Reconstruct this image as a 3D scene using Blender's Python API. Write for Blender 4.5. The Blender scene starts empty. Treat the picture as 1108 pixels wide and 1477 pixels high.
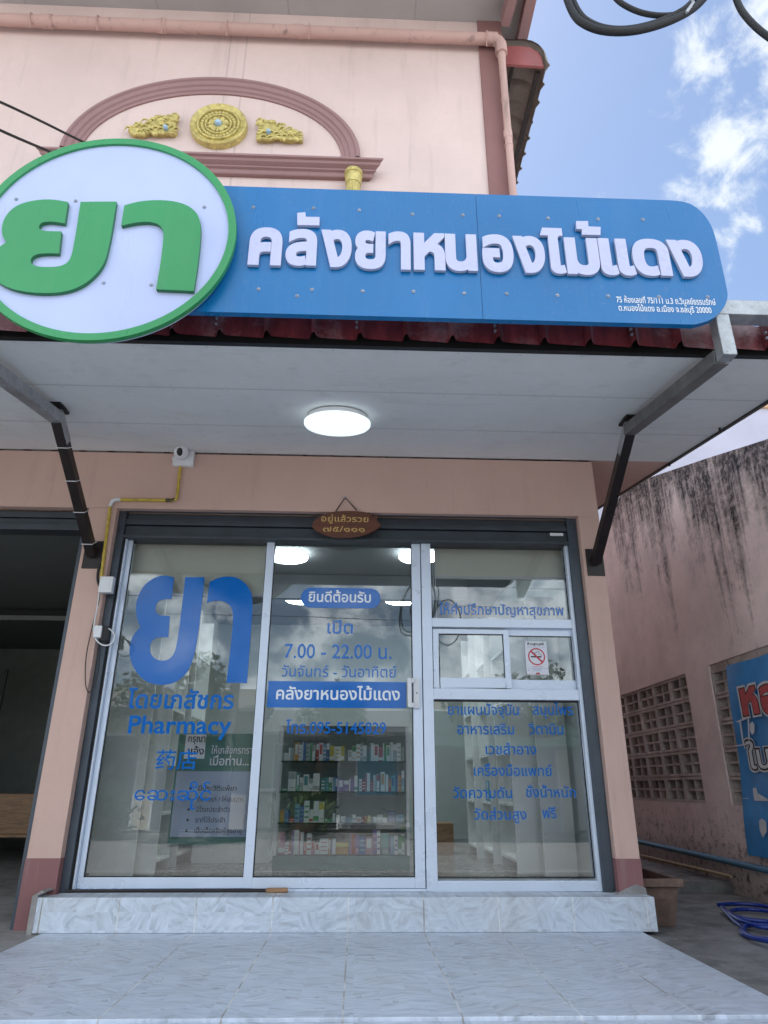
import bpy, bmesh, math, random
import numpy as np
from mathutils import Vector, Matrix, geometry
R = math.radians
random.seed(7)
sc = bpy.context.scene
COL = sc.collection

# ---------------------------------------------------------------- camera
FPX, CX, CY = 985.0, 554.0, 738.5
yaw, pit, rol = R(2.0), R(21.9), 0.0042
CAM = Vector((0, -4.6, 0.755))
FW = Vector((math.sin(yaw)*math.cos(pit), math.cos(yaw)*math.cos(pit), math.sin(pit)))
RT = Vector((math.cos(yaw), -math.sin(yaw), 0)); UP = RT.cross(FW)
RT, UP = RT*math.cos(rol)+UP*math.sin(rol), UP*math.cos(rol)-RT*math.sin(rol)
def at(px, py, y=None, z=None, x=None, k=None):
    """measured photo position -> world point on a real plane; k=(slope, z0): plane z=z0+slope*y"""
    d = FW+RT*((px-CX)/FPX)-UP*((py-CY)/FPX)
    if y is not None: t = (y-CAM.y)/d.y
    elif z is not None: t = (z-CAM.z)/d.z
    elif x is not None: t = (x-CAM.x)/d.x
    else: t = (k[1]+k[0]*CAM.y-CAM.z)/(d.z-k[0]*d.y)
    return CAM+d*t
cd = bpy.data.cameras.new('camera'); cam = bpy.data.objects.new('camera', cd); COL.objects.link(cam)
cd.sensor_fit = 'VERTICAL'; cd.sensor_height = 36; cd.lens = FPX/1477*36; cd.clip_start = .05; cd.clip_end = 3000
M = Matrix((RT, UP, -FW)).transposed().to_4x4(); M.translation = CAM; cam.matrix_world = M
sc.camera = cam

# ---------------------------------------------------------------- materials
class NT:
    def __init__(s, name):
        s.m = bpy.data.materials.new(name); s.m.use_nodes = True; s.t = s.m.node_tree; s.n = s.t.nodes
        s.b = s.n['Principled BSDF']; s.out = s.n['Material Output']
    def add(s, ty, **kw):
        n = s.n.new(ty)
        for k, v in kw.items():
            if k in n.inputs.keys(): n.inputs[k].default_value = v
            else: setattr(n, k, v)
        return n
    def l(s, a, b): s.t.links.new(a, b)
    def pos(s, obj=False):
        return s.add('ShaderNodeTexCoord').outputs['Object'] if obj else s.add('ShaderNodeNewGeometry').outputs['Position']
    def mapping(s, v, scale=(1,1,1), loc=(0,0,0), rot=(0,0,0)):
        n = s.add('ShaderNodeMapping'); n.inputs['Scale'].default_value = scale; n.inputs['Location'].default_value = loc; n.inputs['Rotation'].default_value = rot
        s.l(v, n.inputs['Vector']); return n.outputs[0]
    def noise(s, v, scale, detail=5, rough=.6, dist=0):
        n = s.add('ShaderNodeTexNoise', Scale=scale, Detail=detail, Roughness=rough, Distortion=dist); s.l(v, n.inputs['Vector']); return n.outputs['Fac']
    def ramp(s, f, stops):
        n = s.add('ShaderNodeValToRGB'); e = n.color_ramp.elements
        while len(e) < len(stops): e.new(.5)
        for q, (p, c) in zip(e, stops):
            q.position = p; q.color = c if len(c) == 4 else (*c, 1)
        s.l(f, n.inputs[0]); return n.outputs[0]
    def rng(s, f, a, b, c=0, d=1):
        n = s.add('ShaderNodeMapRange'); n.inputs[1].default_value = a; n.inputs[2].default_value = b; n.inputs[3].default_value = c; n.inputs[4].default_value = d
        s.l(f, n.inputs[0]); return n.outputs[0]
    def math(s, op, a, b=None, c=None):
        n = s.add('ShaderNodeMath', operation=op)
        for i, v in enumerate((a, b, c)):
            if v is None: continue
            if isinstance(v, (int, float)): n.inputs[i].default_value = v
            else: s.l(v, n.inputs[i])
        return n.outputs[0]
    def mix(s, f, a, b, ty='MIX'):
        n = s.add('ShaderNodeMix', data_type='RGBA', blend_type=ty)
        for i, v in ((0, f), (6, a), (7, b)):
            if isinstance(v, (int, float)): n.inputs[i].default_value = v
            elif isinstance(v, tuple): n.inputs[i].default_value = (*v, 1) if len(v) == 3 else v
            else: s.l(v, n.inputs[i])
        return n.outputs[2]
    def xyz(s, v):
        n = s.add('ShaderNodeSeparateXYZ'); s.l(v, n.inputs[0]); return n.outputs
    def comb(s, x, y, z):
        n = s.add('ShaderNodeCombineXYZ')
        for i, v in enumerate((x, y, z)):
            if isinstance(v, (int, float)): n.inputs[i].default_value = v
            else: s.l(v, n.inputs[i])
        return n.outputs[0]
    def bump(s, h, strength=.3, dist=.005):
        n = s.add('ShaderNodeBump', Strength=strength, Distance=dist); s.l(h, n.inputs['Height']); s.l(n.outputs[0], s.b.inputs['Normal'])
    def base(s, c):
        if isinstance(c, tuple): s.b.inputs['Base Color'].default_value = (*c, 1)
        else: s.l(c, s.b.inputs['Base Color'])
    def set(s, rough=.6, metal=0, spec=.5):
        s.b.inputs['Roughness'].default_value = rough; s.b.inputs['Metallic'].default_value = metal; s.b.inputs['Specular IOR Level'].default_value = spec
        return s
def mul(c, f): return tuple(min(1, v*f) for v in c)
def simple(name, c, rough=.5, metal=0, var=.12, scale=6, spec=.5, bump=0, bscale=60):
    m = NT(name); v = m.pos(True)
    n = m.noise(v, scale, 6, .65)
    m.base(m.mix(m.rng(n, .3, .7), mul(c, 1-var), mul(c, 1+var))); m.set(rough, metal, spec)
    m.l(m.rng(n, .3, .7, max(0, rough-.07), min(1, rough+.07)), m.b.inputs['Roughness'])
    if bump: m.bump(m.noise(v, bscale, 4), bump, .003)
    return m.m
def acrylic(name, c, rough=.3):
    m = NT(name); v = m.pos(); big = m.noise(v, 1.1, 3); run = m.noise(m.mapping(v, (9, 9, .7)), 1, 6, .7); fine = m.noise(v, 40, 5, .7)
    col = m.mix(m.rng(big, .3, .7), mul(c, .9), mul(c, 1.08)); col = m.mix(m.math('MULTIPLY', m.rng(run, .5, .75), .05), col, (.5,.48,.45))
    col = m.mix(m.math('MULTIPLY', m.rng(fine, .58, .7), .07), col, (.45,.42,.38)); m.base(col); m.set(rough, 0, .5)
    m.l(m.rng(run, .3, .7, rough-.08, rough+.18), m.b.inputs['Roughness']); m.bump(big, .35, .02); return m.m
def plaster(name, c, stain=(.25,.2,.17), amt=.35, streak=True, groove=None, dots=None):
    m = NT(name); v = m.pos()
    big = m.noise(v, .9, 6, .6); fine = m.noise(v, 14, 6, .7)
    col = m.mix(m.rng(big, .35, .7), mul(c, .93), mul(c, 1.05))
    col = m.mix(m.math('MULTIPLY', m.rng(fine, .52, .75), .18), col, mul(c, .72))
    if streak:
        st = m.noise(m.mapping(v, (7, 7, .5)), 1, 6, .7)
        col = m.mix(m.math('MULTIPLY', m.rng(st, .56, .8), amt), col, stain)
    # scattered pock marks
    sp = m.add('ShaderNodeTexVoronoi', Scale=5.0); m.l(v, sp.inputs['Vector'])
    col = m.mix(m.math('MULTIPLY', m.rng(sp.outputs['Distance'], .035, .02), .35), col, stain)
    if groove:
        x, y, z = m.xyz(v)
        for g, ax in groove:
            d = m.math('ABSOLUTE', m.math('SUBTRACT', (x, y, z)[ax], g))
            col = m.mix(m.math('MULTIPLY', m.rng(d, .012, .006), .4), col, mul(c, .5))
    if dots:      # screw heads along the board joints
        x, y, z = m.xyz(v); fx = m.math('SUBTRACT', m.math('FRACT', m.math('DIVIDE', x, .31)), .5)
        for g in dots:
            dy = m.math('SUBTRACT', y, g); d = m.math('SQRT', m.math('ADD', m.math('MULTIPLY', m.math('MULTIPLY', fx, fx), .0961), m.math('MULTIPLY', dy, dy)))
            col = m.mix(m.rng(d, .008, .004, 0, .45), col, mul(c, .45))
        wet = m.noise(m.mapping(v, (1.2, 2.6, 1)), 1.0, 7, .62, .8); col = m.mix(m.rng(wet, .60, .64, 0, .10), col, (.38,.33,.26)); col = m.mix(m.rng(wet, .66, .72, 0, .22), col, (.40,.36,.30))
    m.base(col); m.set(.85, 0, .25)
    m.bump(m.math('ADD', m.noise(v, 35, 5), m.math('MULTIPLY', m.noise(v, 4, 3), 2.0)), .25, .006)
    return m.m
def marble_tile(name, gx=.433, ox=-.038, gy=.0, oy=0., vertical=False, tint=(.65,.71,.80), rough=.3):
    m = NT(name); v = m.pos(); x, y, z = m.xyz(v)
    u, w = (x, z) if vertical else (x, y)
    cell = .105
    cu = m.math('FLOOR', m.math('DIVIDE', u, cell)); cw = m.math('FLOOR', m.math('DIVIDE', w, cell*(.85 if vertical else .9)))
    wn = m.add('ShaderNodeTexWhiteNoise', noise_dimensions='2D'); m.l(m.comb(cu, cw, 0), wn.inputs['Vector'])
    vr = m.add('ShaderNodeVectorRotate', rotation_type='Z_AXIS'); m.l(m.comb(u, w, m.math('MULTIPLY', wn.outputs['Value'], 9)), vr.inputs['Vector'])
    m.l(m.math('MULTIPLY', m.math('ADD', wn.outputs['Value'], -.5), 2.6 if vertical else 1.5), vr.inputs['Angle'])
    sm = m.mapping(vr.outputs[0], (5, 38, 1) if not vertical else (9, 34, 1))
    s1 = m.noise(sm, 1, 3, .55, .6); big = m.noise(v, 1.7, 4)
    col = m.ramp(s1, [(0.28, mul(tint, .62 if vertical else .55)), (.45, mul(tint, .86)), (.6, tint), (.8, mul(tint, 1.13))])
    col = m.mix(m.rng(wn.outputs['Value'], 0, 1, 0, .25), col, mul(tint, .78))
    col = m.mix(m.rng(big, .5, .75, 0, .25), col, (.5,.47,.42)); grit = m.noise(v, 5, 8, .8); col = m.mix(m.rng(grit, .56, .68, 0, .22), col, (.30,.28,.25))
    def line(c, g, o, wd):
        f = m.math('FRACT', m.math('DIVIDE', m.math('SUBTRACT', c, o), g))
        d = m.math('MINIMUM', f, m.math('SUBTRACT', 1, f)); return m.rng(m.math('MULTIPLY', d, g), wd*1.6, wd*.8)
    g = line(u, gx, ox, .0028)
    if gy: g = m.math('MAXIMUM', g, line(w, gy, oy, .002))
    gc = m.mix(m.rng(m.noise(v, 6, 4), .45, .6), (.75,.76,.76), (.32,.30,.27))
    m.base(m.mix(g, col, gc)); m.set(rough, 0, .45)
    m.l(m.rng(m.noise(v, 9, 5), .3, .7, rough-.06, rough+.22), m.b.inputs['Roughness'])
    m.bump(m.math('SUBTRACT', m.math('MULTIPLY', m.noise(v, 20, 3), .25), g), .35, .003)
    return m.m
def concrete(name, c=(.24,.23,.215), dark=(.10,.095,.09)):
    m = NT(name); v = m.pos()
    a = m.noise(v, 1.3, 7, .65); b = m.noise(v, 7, 7, .7); d = m.noise(v, 60, 4)
    col = m.mix(m.rng(a, .35, .65), dark, c); col = m.mix(m.math('MULTIPLY', m.rng(b, .45, .7), .6), col, mul(c, 1.45))
    col = m.mix(m.math('MULTIPLY', m.rng(d, .55, .7), .3), col, dark)
    m.base(col); m.set(.88, 0, .3); m.bump(m.math('ADD', b, m.math('MULTIPLY', d, .3)), .5, .01); return m.m
def stained_wall(name):
    m = NT(name); v = m.pos(); x, y, z = m.xyz(v)
    c = (.84,.69,.65)
    col = m.mix(m.rng(m.noise(v, 1.2, 6), .35, .65), mul(c, .85), mul(c, 1.12))
    # grime runs down from the gable's edge: top height follows the slope of the coping
    top = m.math('ADD', 3.15, m.math('MULTIPLY', y, .32))
    below = m.math('SUBTRACT', top, z)
    st = m.noise(m.mapping(v, (1, 7.5, .30)), 1.0, 9, .74, .5)
    st2 = m.noise(m.mapping(v, (1, 24, 1.2)), 1.0, 8, .78, .3)
    lf = m.rng(m.noise(m.mapping(v, (1, 1.6, .02), (0, 3.3, 0)), 1.0, 3, .6), .36, .66, .4, 2.5)
    blot = m.noise(v, 3.2, 8, .75)
    thr = m.rng(m.math('DIVIDE', below, lf), 0.0, 1.0, .40, .60)
    crumb = m.rng(m.noise(v, 22, 8, .8), .36, .52, .45, 1)
    g1 = m.rng(m.math('SUBTRACT', m.math('ADD', m.math('ADD', m.math('MULTIPLY', st, .42), m.math('MULTIPLY', st2, .22)), m.math('MULTIPLY', m.noise(v, 5.5, 9, .8, .4), .36)), thr), -.035, .10)
    g2 = m.math('MULTIPLY', m.rng(blot, .5, .66), m.rng(below, 0, 1.2, 1, .25))
    g = m.math('MINIMUM', m.math('ADD', m.math('MULTIPLY', m.math('MULTIPLY', g1, crumb), .93), m.math('MULTIPLY', g2, .35)), 1)
    col = m.mix(m.math('MULTIPLY', m.rng(m.math('ADD', m.math('MULTIPLY', st2,.5), m.math('MULTIPLY', blot,.5)), .52, .62), m.rng(below, .0, 1.5, .8, 0)), col, (.60,.55,.55))
    col = m.mix(g, col, (.05,.047,.05))
    sp = m.rng(m.noise(v, 16, 9, .8), .52, .60)
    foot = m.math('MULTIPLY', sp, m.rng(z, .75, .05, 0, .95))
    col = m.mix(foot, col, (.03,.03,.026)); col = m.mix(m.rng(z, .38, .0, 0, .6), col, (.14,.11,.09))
    m.base(col); m.set(.92, 0, .15); m.bump(m.math('ADD', m.noise(v, 30, 6, .7), m.math('MULTIPLY', m.noise(v, 3, 4), 2)), .45, .008); return m.m
def emit(name, c, s):
    m = NT(name); m.base((.8,.8,.8)); m.b.inputs['Emission Color'].default_value = (*c, 1); m.b.inputs['Emission Strength'].default_value = s; m.set(.4); return m.m
def glass(name, ior=1.6, tint=(.93,.97,.96)):
    m = NT(name); m.n.remove(m.b)
    t = m.add('ShaderNodeBsdfTransparent', Color=(*tint, 1)); g = m.add('ShaderNodeBsdfGlossy', Roughness=.0); g.inputs['Color'].default_value = (.94,.97,1,1)
    # very slight waviness of the float glass
    v = m.pos(); bp = m.add('ShaderNodeBump', Strength=.05, Distance=.004); m.l(m.noise(v, 1.6, 2), bp.inputs['Height']); m.l(bp.outputs[0], g.inputs['Normal'])
    fr = m.add('ShaderNodeFresnel', IOR=ior); mx = m.add('ShaderNodeMixShader')
    m.l(fr.outputs[0], mx.inputs[0]); m.l(t.outputs[0], mx.inputs[1]); m.l(g.outputs[0], mx.inputs[2]); m.l(mx.outputs[0], m.out.inputs[0]); return m.m
def wood(name, c=(.28,.13,.06), sc_=8):
    m = NT(name); v = m.mapping(m.pos(True), (1, 1, 7)); n = m.noise(v, sc_, 6, .6, 1.5)
    m.base(m.mix(m.rng(n, .3, .7), mul(c, .55), mul(c, 1.3))); m.set(.5); m.bump(n, .3, .002); return m.m
def metal_zinc(name, c=(.42,.44,.46), rough=.38):
    m = NT(name); v = m.pos(); n = m.noise(v, 9, 7, .7); f = m.noise(v, 60, 4)
    col = m.mix(m.rng(n, .4, .65), mul(c, .75), mul(c, 1.2)); col = m.mix(m.rng(f, .6, .72, 0, .5), col, (.12,.11,.10))
    m.base(col); m.set(rough, .45); m.l(m.rng(n, .3, .7, rough-.1, rough+.2), m.b.inputs['Roughness']); m.bump(n, .1, .003); return m.m
def roof_tile(name, c=(.16,.025,.03)):
    m = NT(name); v = m.pos(); n = m.noise(m.mapping(v, (14, 2, 3)), 1.5, 7, .7); b = m.noise(v, 3, 6, .7)
    col = m.mix(m.rng(n, .4, .7), mul(c, .6), mul(c, 1.3)); col = m.mix(m.math('MULTIPLY', m.rng(b, .52, .68), .55), col, (.36,.27,.29))
    m.base(col); m.set(.42, 0, .5); m.bump(n, .2, .004); return m.m
def leaf_mat(name, c):
    m = NT(name); o = m.add('ShaderNodeObjectInfo'); v = m.pos(); n = m.noise(v, 2.2, 4)
    m.base(m.mix(m.rng(n, .3, .7), mul(c, .6), mul(c, 1.5))); m.set(.6); return m.m

PINK = (.69,.55,.52)       # upper wall paint
PEACH = (.62,.43,.365)     # shop front paint
MAT = {}
def mt():
    M_ = MAT
    M_['upper'] = plaster('upper_wall_paint', PINK, (.42,.35,.32), .5, groove=[(-1.83,0),(-1.62,0),(6.9,2)])
    M_['peach'] = plaster('peach_paint', PEACH, (.26,.17,.14), .3)
    M_['pilaster'] = plaster('mauve_paint', (.27,.145,.14), (.16,.1,.1), .3)
    M_['dado'] = plaster('dado_paint', (.27,.135,.135), (.42,.32,.3), .5)
    M_['mould'] = plaster('moulding_paint', (.33,.205,.205), (.2,.13,.13), .25)
    M_['soffit'] = plaster('soffit_board', (.78,.81,.81), (.5,.5,.48), .4, groove=[(-.62,1),(-1.24,1)], dots=[-.65,-.59,-1.21,-1.27,-1.76,-.04])
    M_['eave'] = plaster('eave_board', (.44,.43,.43), (.3,.28,.27), .2, streak=False, groove=[(-2.85,0),(-1.1,0),(.6,0),(-4.6,0)])
    M_['pipe'] = plaster('painted_pipe', (.54,.365,.33), (.08,.07,.06), 1.0)
    M_['tile'] = marble_tile('marble_floor_tile')
    M_['riser'] = marble_tile('marble_wall_tile', gx=.433, ox=-.038, gy=.0, vertical=True, tint=(.65,.71,.79))
    M_['concrete'] = concrete('weathered_concrete'); M_['slab'] = concrete('pale_concrete', (.33,.32,.31), (.2,.19,.18))
    M_['asphalt'] = concrete('road_asphalt', (.26,.25,.24), (.2,.19,.18)); M_['forecourt'] = concrete('bright_forecourt_concrete', (.52,.51,.50), (.42,.41,.40))  # forecourt colour brightened to bounce more light onto the shop front
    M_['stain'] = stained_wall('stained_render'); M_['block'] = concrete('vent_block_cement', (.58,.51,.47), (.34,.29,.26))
    M_['dark'] = simple('charcoal_steel', (.062,.078,.098), .45, .3, .2)
    M_['dark2'] = simple('shutter_steel', (.05,.062,.075), .5, .3, .2)
    M_['black'] = simple('black_paint', (.012,.012,.013), .4, .0, .2)
    M_['strut'] = simple('dark_brown_steel', (.022,.016,.015), .4, .2, .3)
    M_['rubber'] = simple('black_rubber', (.015,.015,.016), .6)
    M_['alu'] = simple('white_aluminium', (.64,.72,.84), .3, .1, .05, 3)
    M_['zinc'] = metal_zinc('galvanised_steel'); M_['zinc_dark'] = metal_zinc('primed_steel', (.2,.2,.2), .5)
    M_['rooftile'] = roof_tile('maroon_metal_tile'); M_['corr'] = simple('dusty_corrugated_sheet', (.24,.215,.19), .8, 0, .3, 5)
    M_['maroon'] = simple('maroon_fascia', (.30,.085,.085), .5, 0, .15)
    M_['blue'] = acrylic('blue_acrylic_sheet', (.002,.15,.40))
    M_['disc'] = acrylic('white_acrylic_sheet', (.47,.535,.80))
    M_['letterw'] = simple('white_acrylic_letter', (.52,.54,.76), .3, 0, .03); M_['letteredge'] = simple('letter_edge', (.45,.48,.60), .4)
    M_['green'] = acrylic('green_acrylic', (.030,.285,.092)); M_['greenedge'] = simple('dark_green_edge', (.02,.17,.06), .4)
    M_['vinyl'] = simple('blue_vinyl', (.0,.13,.49), .12, 0, .04); M_['vinylw'] = simple('white_vinyl', (.78,.82,.86), .2, 0, .03)
    M_['ink'] = simple('black_ink', (.012,.012,.015), .6); M_['red'] = simple('red_ink', (.55,.03,.05), .5); M_['redp'] = simple('dull_red_print', (.42,.06,.06), .55, 0, .25, 20)
    M_['paper'] = simple('white_paper', (.72,.74,.80), .6, 0, .04); M_['bluegrey'] = simple('blue_grey_print', (.36,.43,.56), .6, 0, .05); M_['posterg'] = simple('poster_green', (.05,.17,.14), .5, 0, .15)
    M_['glass'] = glass('window_glass', 1.62, (.97,.98,.98)); M_['shelfglass'] = glass('shelf_glass', 1.45, (.55,.72,.66)); M_['caseglass'] = glass('case_glass', 1.4, (.96,.98,.97))
    M_['lamp'] = emit('lamp_diffuser', (.80,.95,1.0), .42); M_['lampin'] = emit('indoor_lamp_diffuser', (.84,.96,1.0), 10.0)
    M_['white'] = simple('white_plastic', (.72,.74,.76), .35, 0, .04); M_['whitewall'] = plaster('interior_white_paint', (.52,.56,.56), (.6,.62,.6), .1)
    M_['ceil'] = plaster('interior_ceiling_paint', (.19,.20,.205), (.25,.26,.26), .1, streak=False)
    M_['lam'] = simple('white_laminate', (.87,.89,.88), .25, 0, .04); M_['blind'] = simple('cream_blind_fabric', (.76,.78,.66), .8, 0, .05, 3, bump=.2, bscale=200)
    M_['teal'] = simple('teal_plinth', (.08,.20,.20), .35); M_['backing'] = simple('showcase_backing', (.16,.19,.19), .5)
    M_['floorin'] = simple('grey_floor_tile', (.20,.20,.19), .25)
    M_['gold'] = simple('gold_paint', (.56,.47,.17), .45, .25, .35, 18, bump=.9, bscale=28); M_['gem'] = simple('pale_blue_glass_gem', (.38,.55,.72), .15)
    M_['yellow'] = simple('yellow_conduit', (.55,.40,.06), .45, 0, .3, 20); M_['woodsign'] = wood('carved_wood', (.13,.042,.02)); M_['woodlt'] = wood('light_wood', (.36,.20,.10), 5)
    M_['carve'] = simple('gold_carving', (.62,.40,.14), .45, .2); M_['terra'] = concrete('clay_planter', (.23,.15,.115), (.12,.085,.07)); M_['soil'] = concrete('dry_soil', (.10,.05,.03), (.05,.025,.02))
    M_['hose'] = simple('blue_hose', (.010,.032,.22), .3); M_['bluepipe'] = simple('blue_pvc_pipe', (.06,.16,.25), .5, 0, .25); M_['bamboo'] = simple('bamboo', (.36,.25,.14), .55, 0, .25, 12)
    M_['tarp'] = simple('blue_tarpaulin', (.03,.22,.50), .38, 0, .25, 3); M_['tarpw'] = simple('faded_white_print', (.55,.55,.56), .5, 0, .15, 15)
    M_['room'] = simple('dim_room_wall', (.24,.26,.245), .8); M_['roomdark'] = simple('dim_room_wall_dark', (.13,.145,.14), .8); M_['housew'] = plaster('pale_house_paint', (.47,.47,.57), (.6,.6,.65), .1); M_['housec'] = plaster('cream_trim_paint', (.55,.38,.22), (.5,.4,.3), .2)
    M_['opp1'] = plaster('opposite_wall_cream', (.55,.50,.40), (.3,.27,.22), .4); M_['opp2'] = plaster('opposite_wall_grey', (.45,.47,.48), (.25,.25,.25), .4); M_['oppdark'] = simple('dark_shopfront', (.03,.035,.035), .5)
    M_['awn'] = simple('dark_green_awning', (.02,.06,.05), .6); M_['bark'] = wood('tree_bark', (.14,.09,.06), 4); M_['leaf'] = leaf_mat('tree_leaves', (.07,.12,.035)); M_['leaf2'] = leaf_mat('yellowish_leaves', (.12,.15,.05))
    M_['screwm'] = metal_zinc('screw_steel', (.33,.36,.42), .25)
    for n, c in dict(b_white=(.86,.88,.90), b_red=(.50,.07,.07), b_blue=(.06,.17,.46), b_sky=(.22,.45,.60), b_green=(.07,.33,.15), b_yellow=(.68,.55,.07), b_purple=(.28,.18,.48), b_pink=(.62,.32,.42), b_orange=(.65,.30,.08), b_teal=(.10,.38,.38), b_navy=(.035,.08,.16), b_grey=(.45,.48,.50)).items():
        M_[n] = simple(n.replace('b_', 'carton_'), c, .45, 0, .08, 20)
mt()

# ---------------------------------------------------------------- mesh helpers
ORG = {}
def tag(o, label=None, cat=None, group=None, kind=None):
    if label: o['label'] = label
    if cat: o['category'] = cat
    if group: o['group'] = group
    if kind: o['kind'] = kind
    return o
def thing(name, loc, label, cat, group=None):
    o = bpy.data.objects.new(name, None); o.empty_display_size = .1; COL.objects.link(o); o.location = loc
    ORG[o.name] = Vector(loc); return tag(o, label, cat, group)
class MB:
    def __init__(s): s.v = []; s.f = []; s.mi = []
    def add(s, vs, fs, mi=0):
        b = len(s.v); s.v += [tuple(v) for v in vs]; s.f += [tuple(i+b for i in f) for f in fs]; s.mi += [mi]*len(fs); return s
    def box(s, x0, x1, y0, y1, z0, z1, mi=0):
        x0, x1 = sorted((x0, x1)); y0, y1 = sorted((y0, y1)); z0, z1 = sorted((z0, z1))
        return s.add([(x0,y0,z0),(x1,y0,z0),(x1,y1,z0),(x0,y1,z0),(x0,y0,z1),(x1,y0,z1),(x1,y1,z1),(x0,y1,z1)],
                     [(0,3,2,1),(4,5,6,7),(0,1,5,4),(1,2,6,5),(2,3,7,6),(3,0,4,7)], mi)
    def bar(s, a, b, w, h, mi=0, up=(0,0,1)):
        a, b = Vector(a), Vector(b); d = (b-a).normalized(); r = d.cross(Vector(up)).normalized()*(w/2); u = r.cross(d).normalized()*(h/2)
        return s.add([a-r-u, a+r-u, a+r+u, a-r+u, b-r-u, b+r-u, b+r+u, b-r+u], [(0,1,2,3),(7,6,5,4),(0,4,5,1),(1,5,6,2),(2,6,7,3),(3,7,4,0)], mi)
    def tube(s, pts, r, n=10, mi=0, closed=False):
        pts = [Vector(p) for p in pts]; N = len(pts); rs = r if isinstance(r, (list, tuple)) else [r]*N
        vs = []; prev = None
        for i, p in enumerate(pts):
            a = pts[(i-1) % N] if closed or i else p; b = pts[(i+1) % N] if closed or i < N-1 else p
            d = (b-a).normalized()
            if prev is None:
                q = Vector((0,0,1)) if abs(d.z) < .9 else Vector((1,0,0)); u = d.cross(q).normalized()
            else: u = (prev-d*prev.dot(d)).normalized()
            prev = u; w = d.cross(u)
            for k in range(n):
                t = 2*math.pi*k/n; vs.append(p+(u*math.cos(t)+w*math.sin(t))*rs[i])
        fs = []
        for i in range(N if closed else N-1):
            for k in range(n):
                a0 = i*n+k; a1 = i*n+(k+1) % n; b0 = ((i+1) % N)*n+k; b1 = ((i+1) % N)*n+(k+1) % n
                fs.append((a0, a1, b1, b0))
        if not closed: fs += [tuple(reversed(range(n))), tuple(range((N-1)*n, N*n))]
        return s.add(vs, fs, mi)
    def lathe(s, prof, c, axis='z', n=32, mi=0):
        c = Vector(c); vs = []; m_ = len(prof)
        for k in range(n):
            t = 2*math.pi*k/n
            for r, h in prof:
                a, b = r*math.cos(t), r*math.sin(t)
                vs.append(c+(Vector((a,b,h)) if axis == 'z' else Vector((a,h,b)) if axis == 'y' else Vector((h,a,b))))
        fs = []
        for k in range(n):
            for i in range(m_-1):
                fs.append((k*m_+i, ((k+1) % n)*m_+i, ((k+1) % n)*m_+i+1, k*m_+i+1))
        return s.add(vs, fs, mi)
    def sphere(s, c, r, n=10, mi=0, sx=1, sy=1, sz=1):
        pr = [(max(.0001, r*math.sin(math.pi*i/n)), -r*math.cos(math.pi*i/n)) for i in range(n+1)]
        b = len(s.v); s.lathe(pr, (0,0,0), 'z', n*2, mi)
        for i in range(b, len(s.v)):
            v = s.v[i]; s.v[i] = (v[0]*sx+c[0], v[1]*sy+c[1], v[2]*sz+c[2])
        return s
    def prism(s, pts, off, mi=0, mside=None):
        """closed outline of 3-D points (planar), extruded by vector off; front is the given outline"""
        P_ = [Vector(p) for p in pts]; off = Vector(off); n = len(P_)
        tri = geometry.tessellate_polygon([P_])
        vs = P_+[p+off for p in P_]
        s.add(vs, [tuple(t) for t in tri], mi); b = len(s.v)-2*n
        for t in tri: s.f.append(tuple(reversed([b+n+i for i in t]))); s.mi.append(mi if mside is None else mside)
        for i in range(n):
            j = (i+1) % n; s.f.append((b+i, b+j, b+n+j, b+n+i)); s.mi.append(mi if mside is None else mside)
        return s
    def build(s, name, mats, parent=None, smooth=False, bevel=0, kind=None):
        o3 = Vector((0,0,0)) if parent is None else ORG[parent.name]
        me = bpy.data.meshes.new(name); me.from_pydata([Vector(v)-o3 for v in s.v], [], s.f)
        mats = mats if isinstance(mats, (list, tuple)) else [mats]
        for m_ in mats: me.materials.append(MAT[m_] if isinstance(m_, str) else m_)
        for p, i in zip(me.polygons, s.mi): p.material_index = i
        bm = bmesh.new(); bm.from_mesh(me)
        bmesh.ops.remove_doubles(bm, verts=bm.verts, dist=.00002)
        if not getattr(s, 'norecalc', False): bmesh.ops.recalc_face_normals(bm, faces=bm.faces)
        if bevel:
            es = [e for e in bm.edges if len(e.link_faces) == 2 and e.calc_face_angle(0) > .5]
            bmesh.ops.bevel(bm, geom=es, offset=bevel, segments=2, affect='EDGES', profile=.6, clamp_overlap=True)
        bm.to_mesh(me); bm.free()
        if smooth:
            me.polygons.foreach_set('use_smooth', [True]*len(me.polygons))
            try: me.set_sharp_from_angle(angle=R(38))
            except Exception: pass
        ob = bpy.data.objects.new(name, me); COL.objects.link(ob)
        if parent is not None: ob.parent = parent; ORG[ob.name] = o3
        else: ORG[ob.name] = Vector((0,0,0))
        if kind: ob['kind'] = kind
        return ob
def recentre(ob, loc):
    """put the origin of a one-mesh thing at its base"""
    loc = Vector(loc); ob.data.transform(Matrix.Translation(-loc)); ob.location = loc; ORG[ob.name] = loc; return ob
def smoothpoly(pts, it=3):
    """pts: (x, y[, 'c']) closed outline; corners flagged c stay sharp, the rest is chaikin-rounded"""
    P_ = [(p[0], p[1], len(p) > 2) for p in pts]
    for _ in range(it):
        Q = []; n = len(P_)
        for i in range(n):
            a, b = P_[i], P_[(i+1) % n]
            if a[2]: Q.append(a)
            else: Q.append((a[0]*.75+b[0]*.25, a[1]*.75+b[1]*.25, False))
            if not b[2]: Q.append((a[0]*.25+b[0]*.75, a[1]*.25+b[1]*.75, False))
        P_ = Q
    return [(p[0], p[1]) for p in P_]

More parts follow.
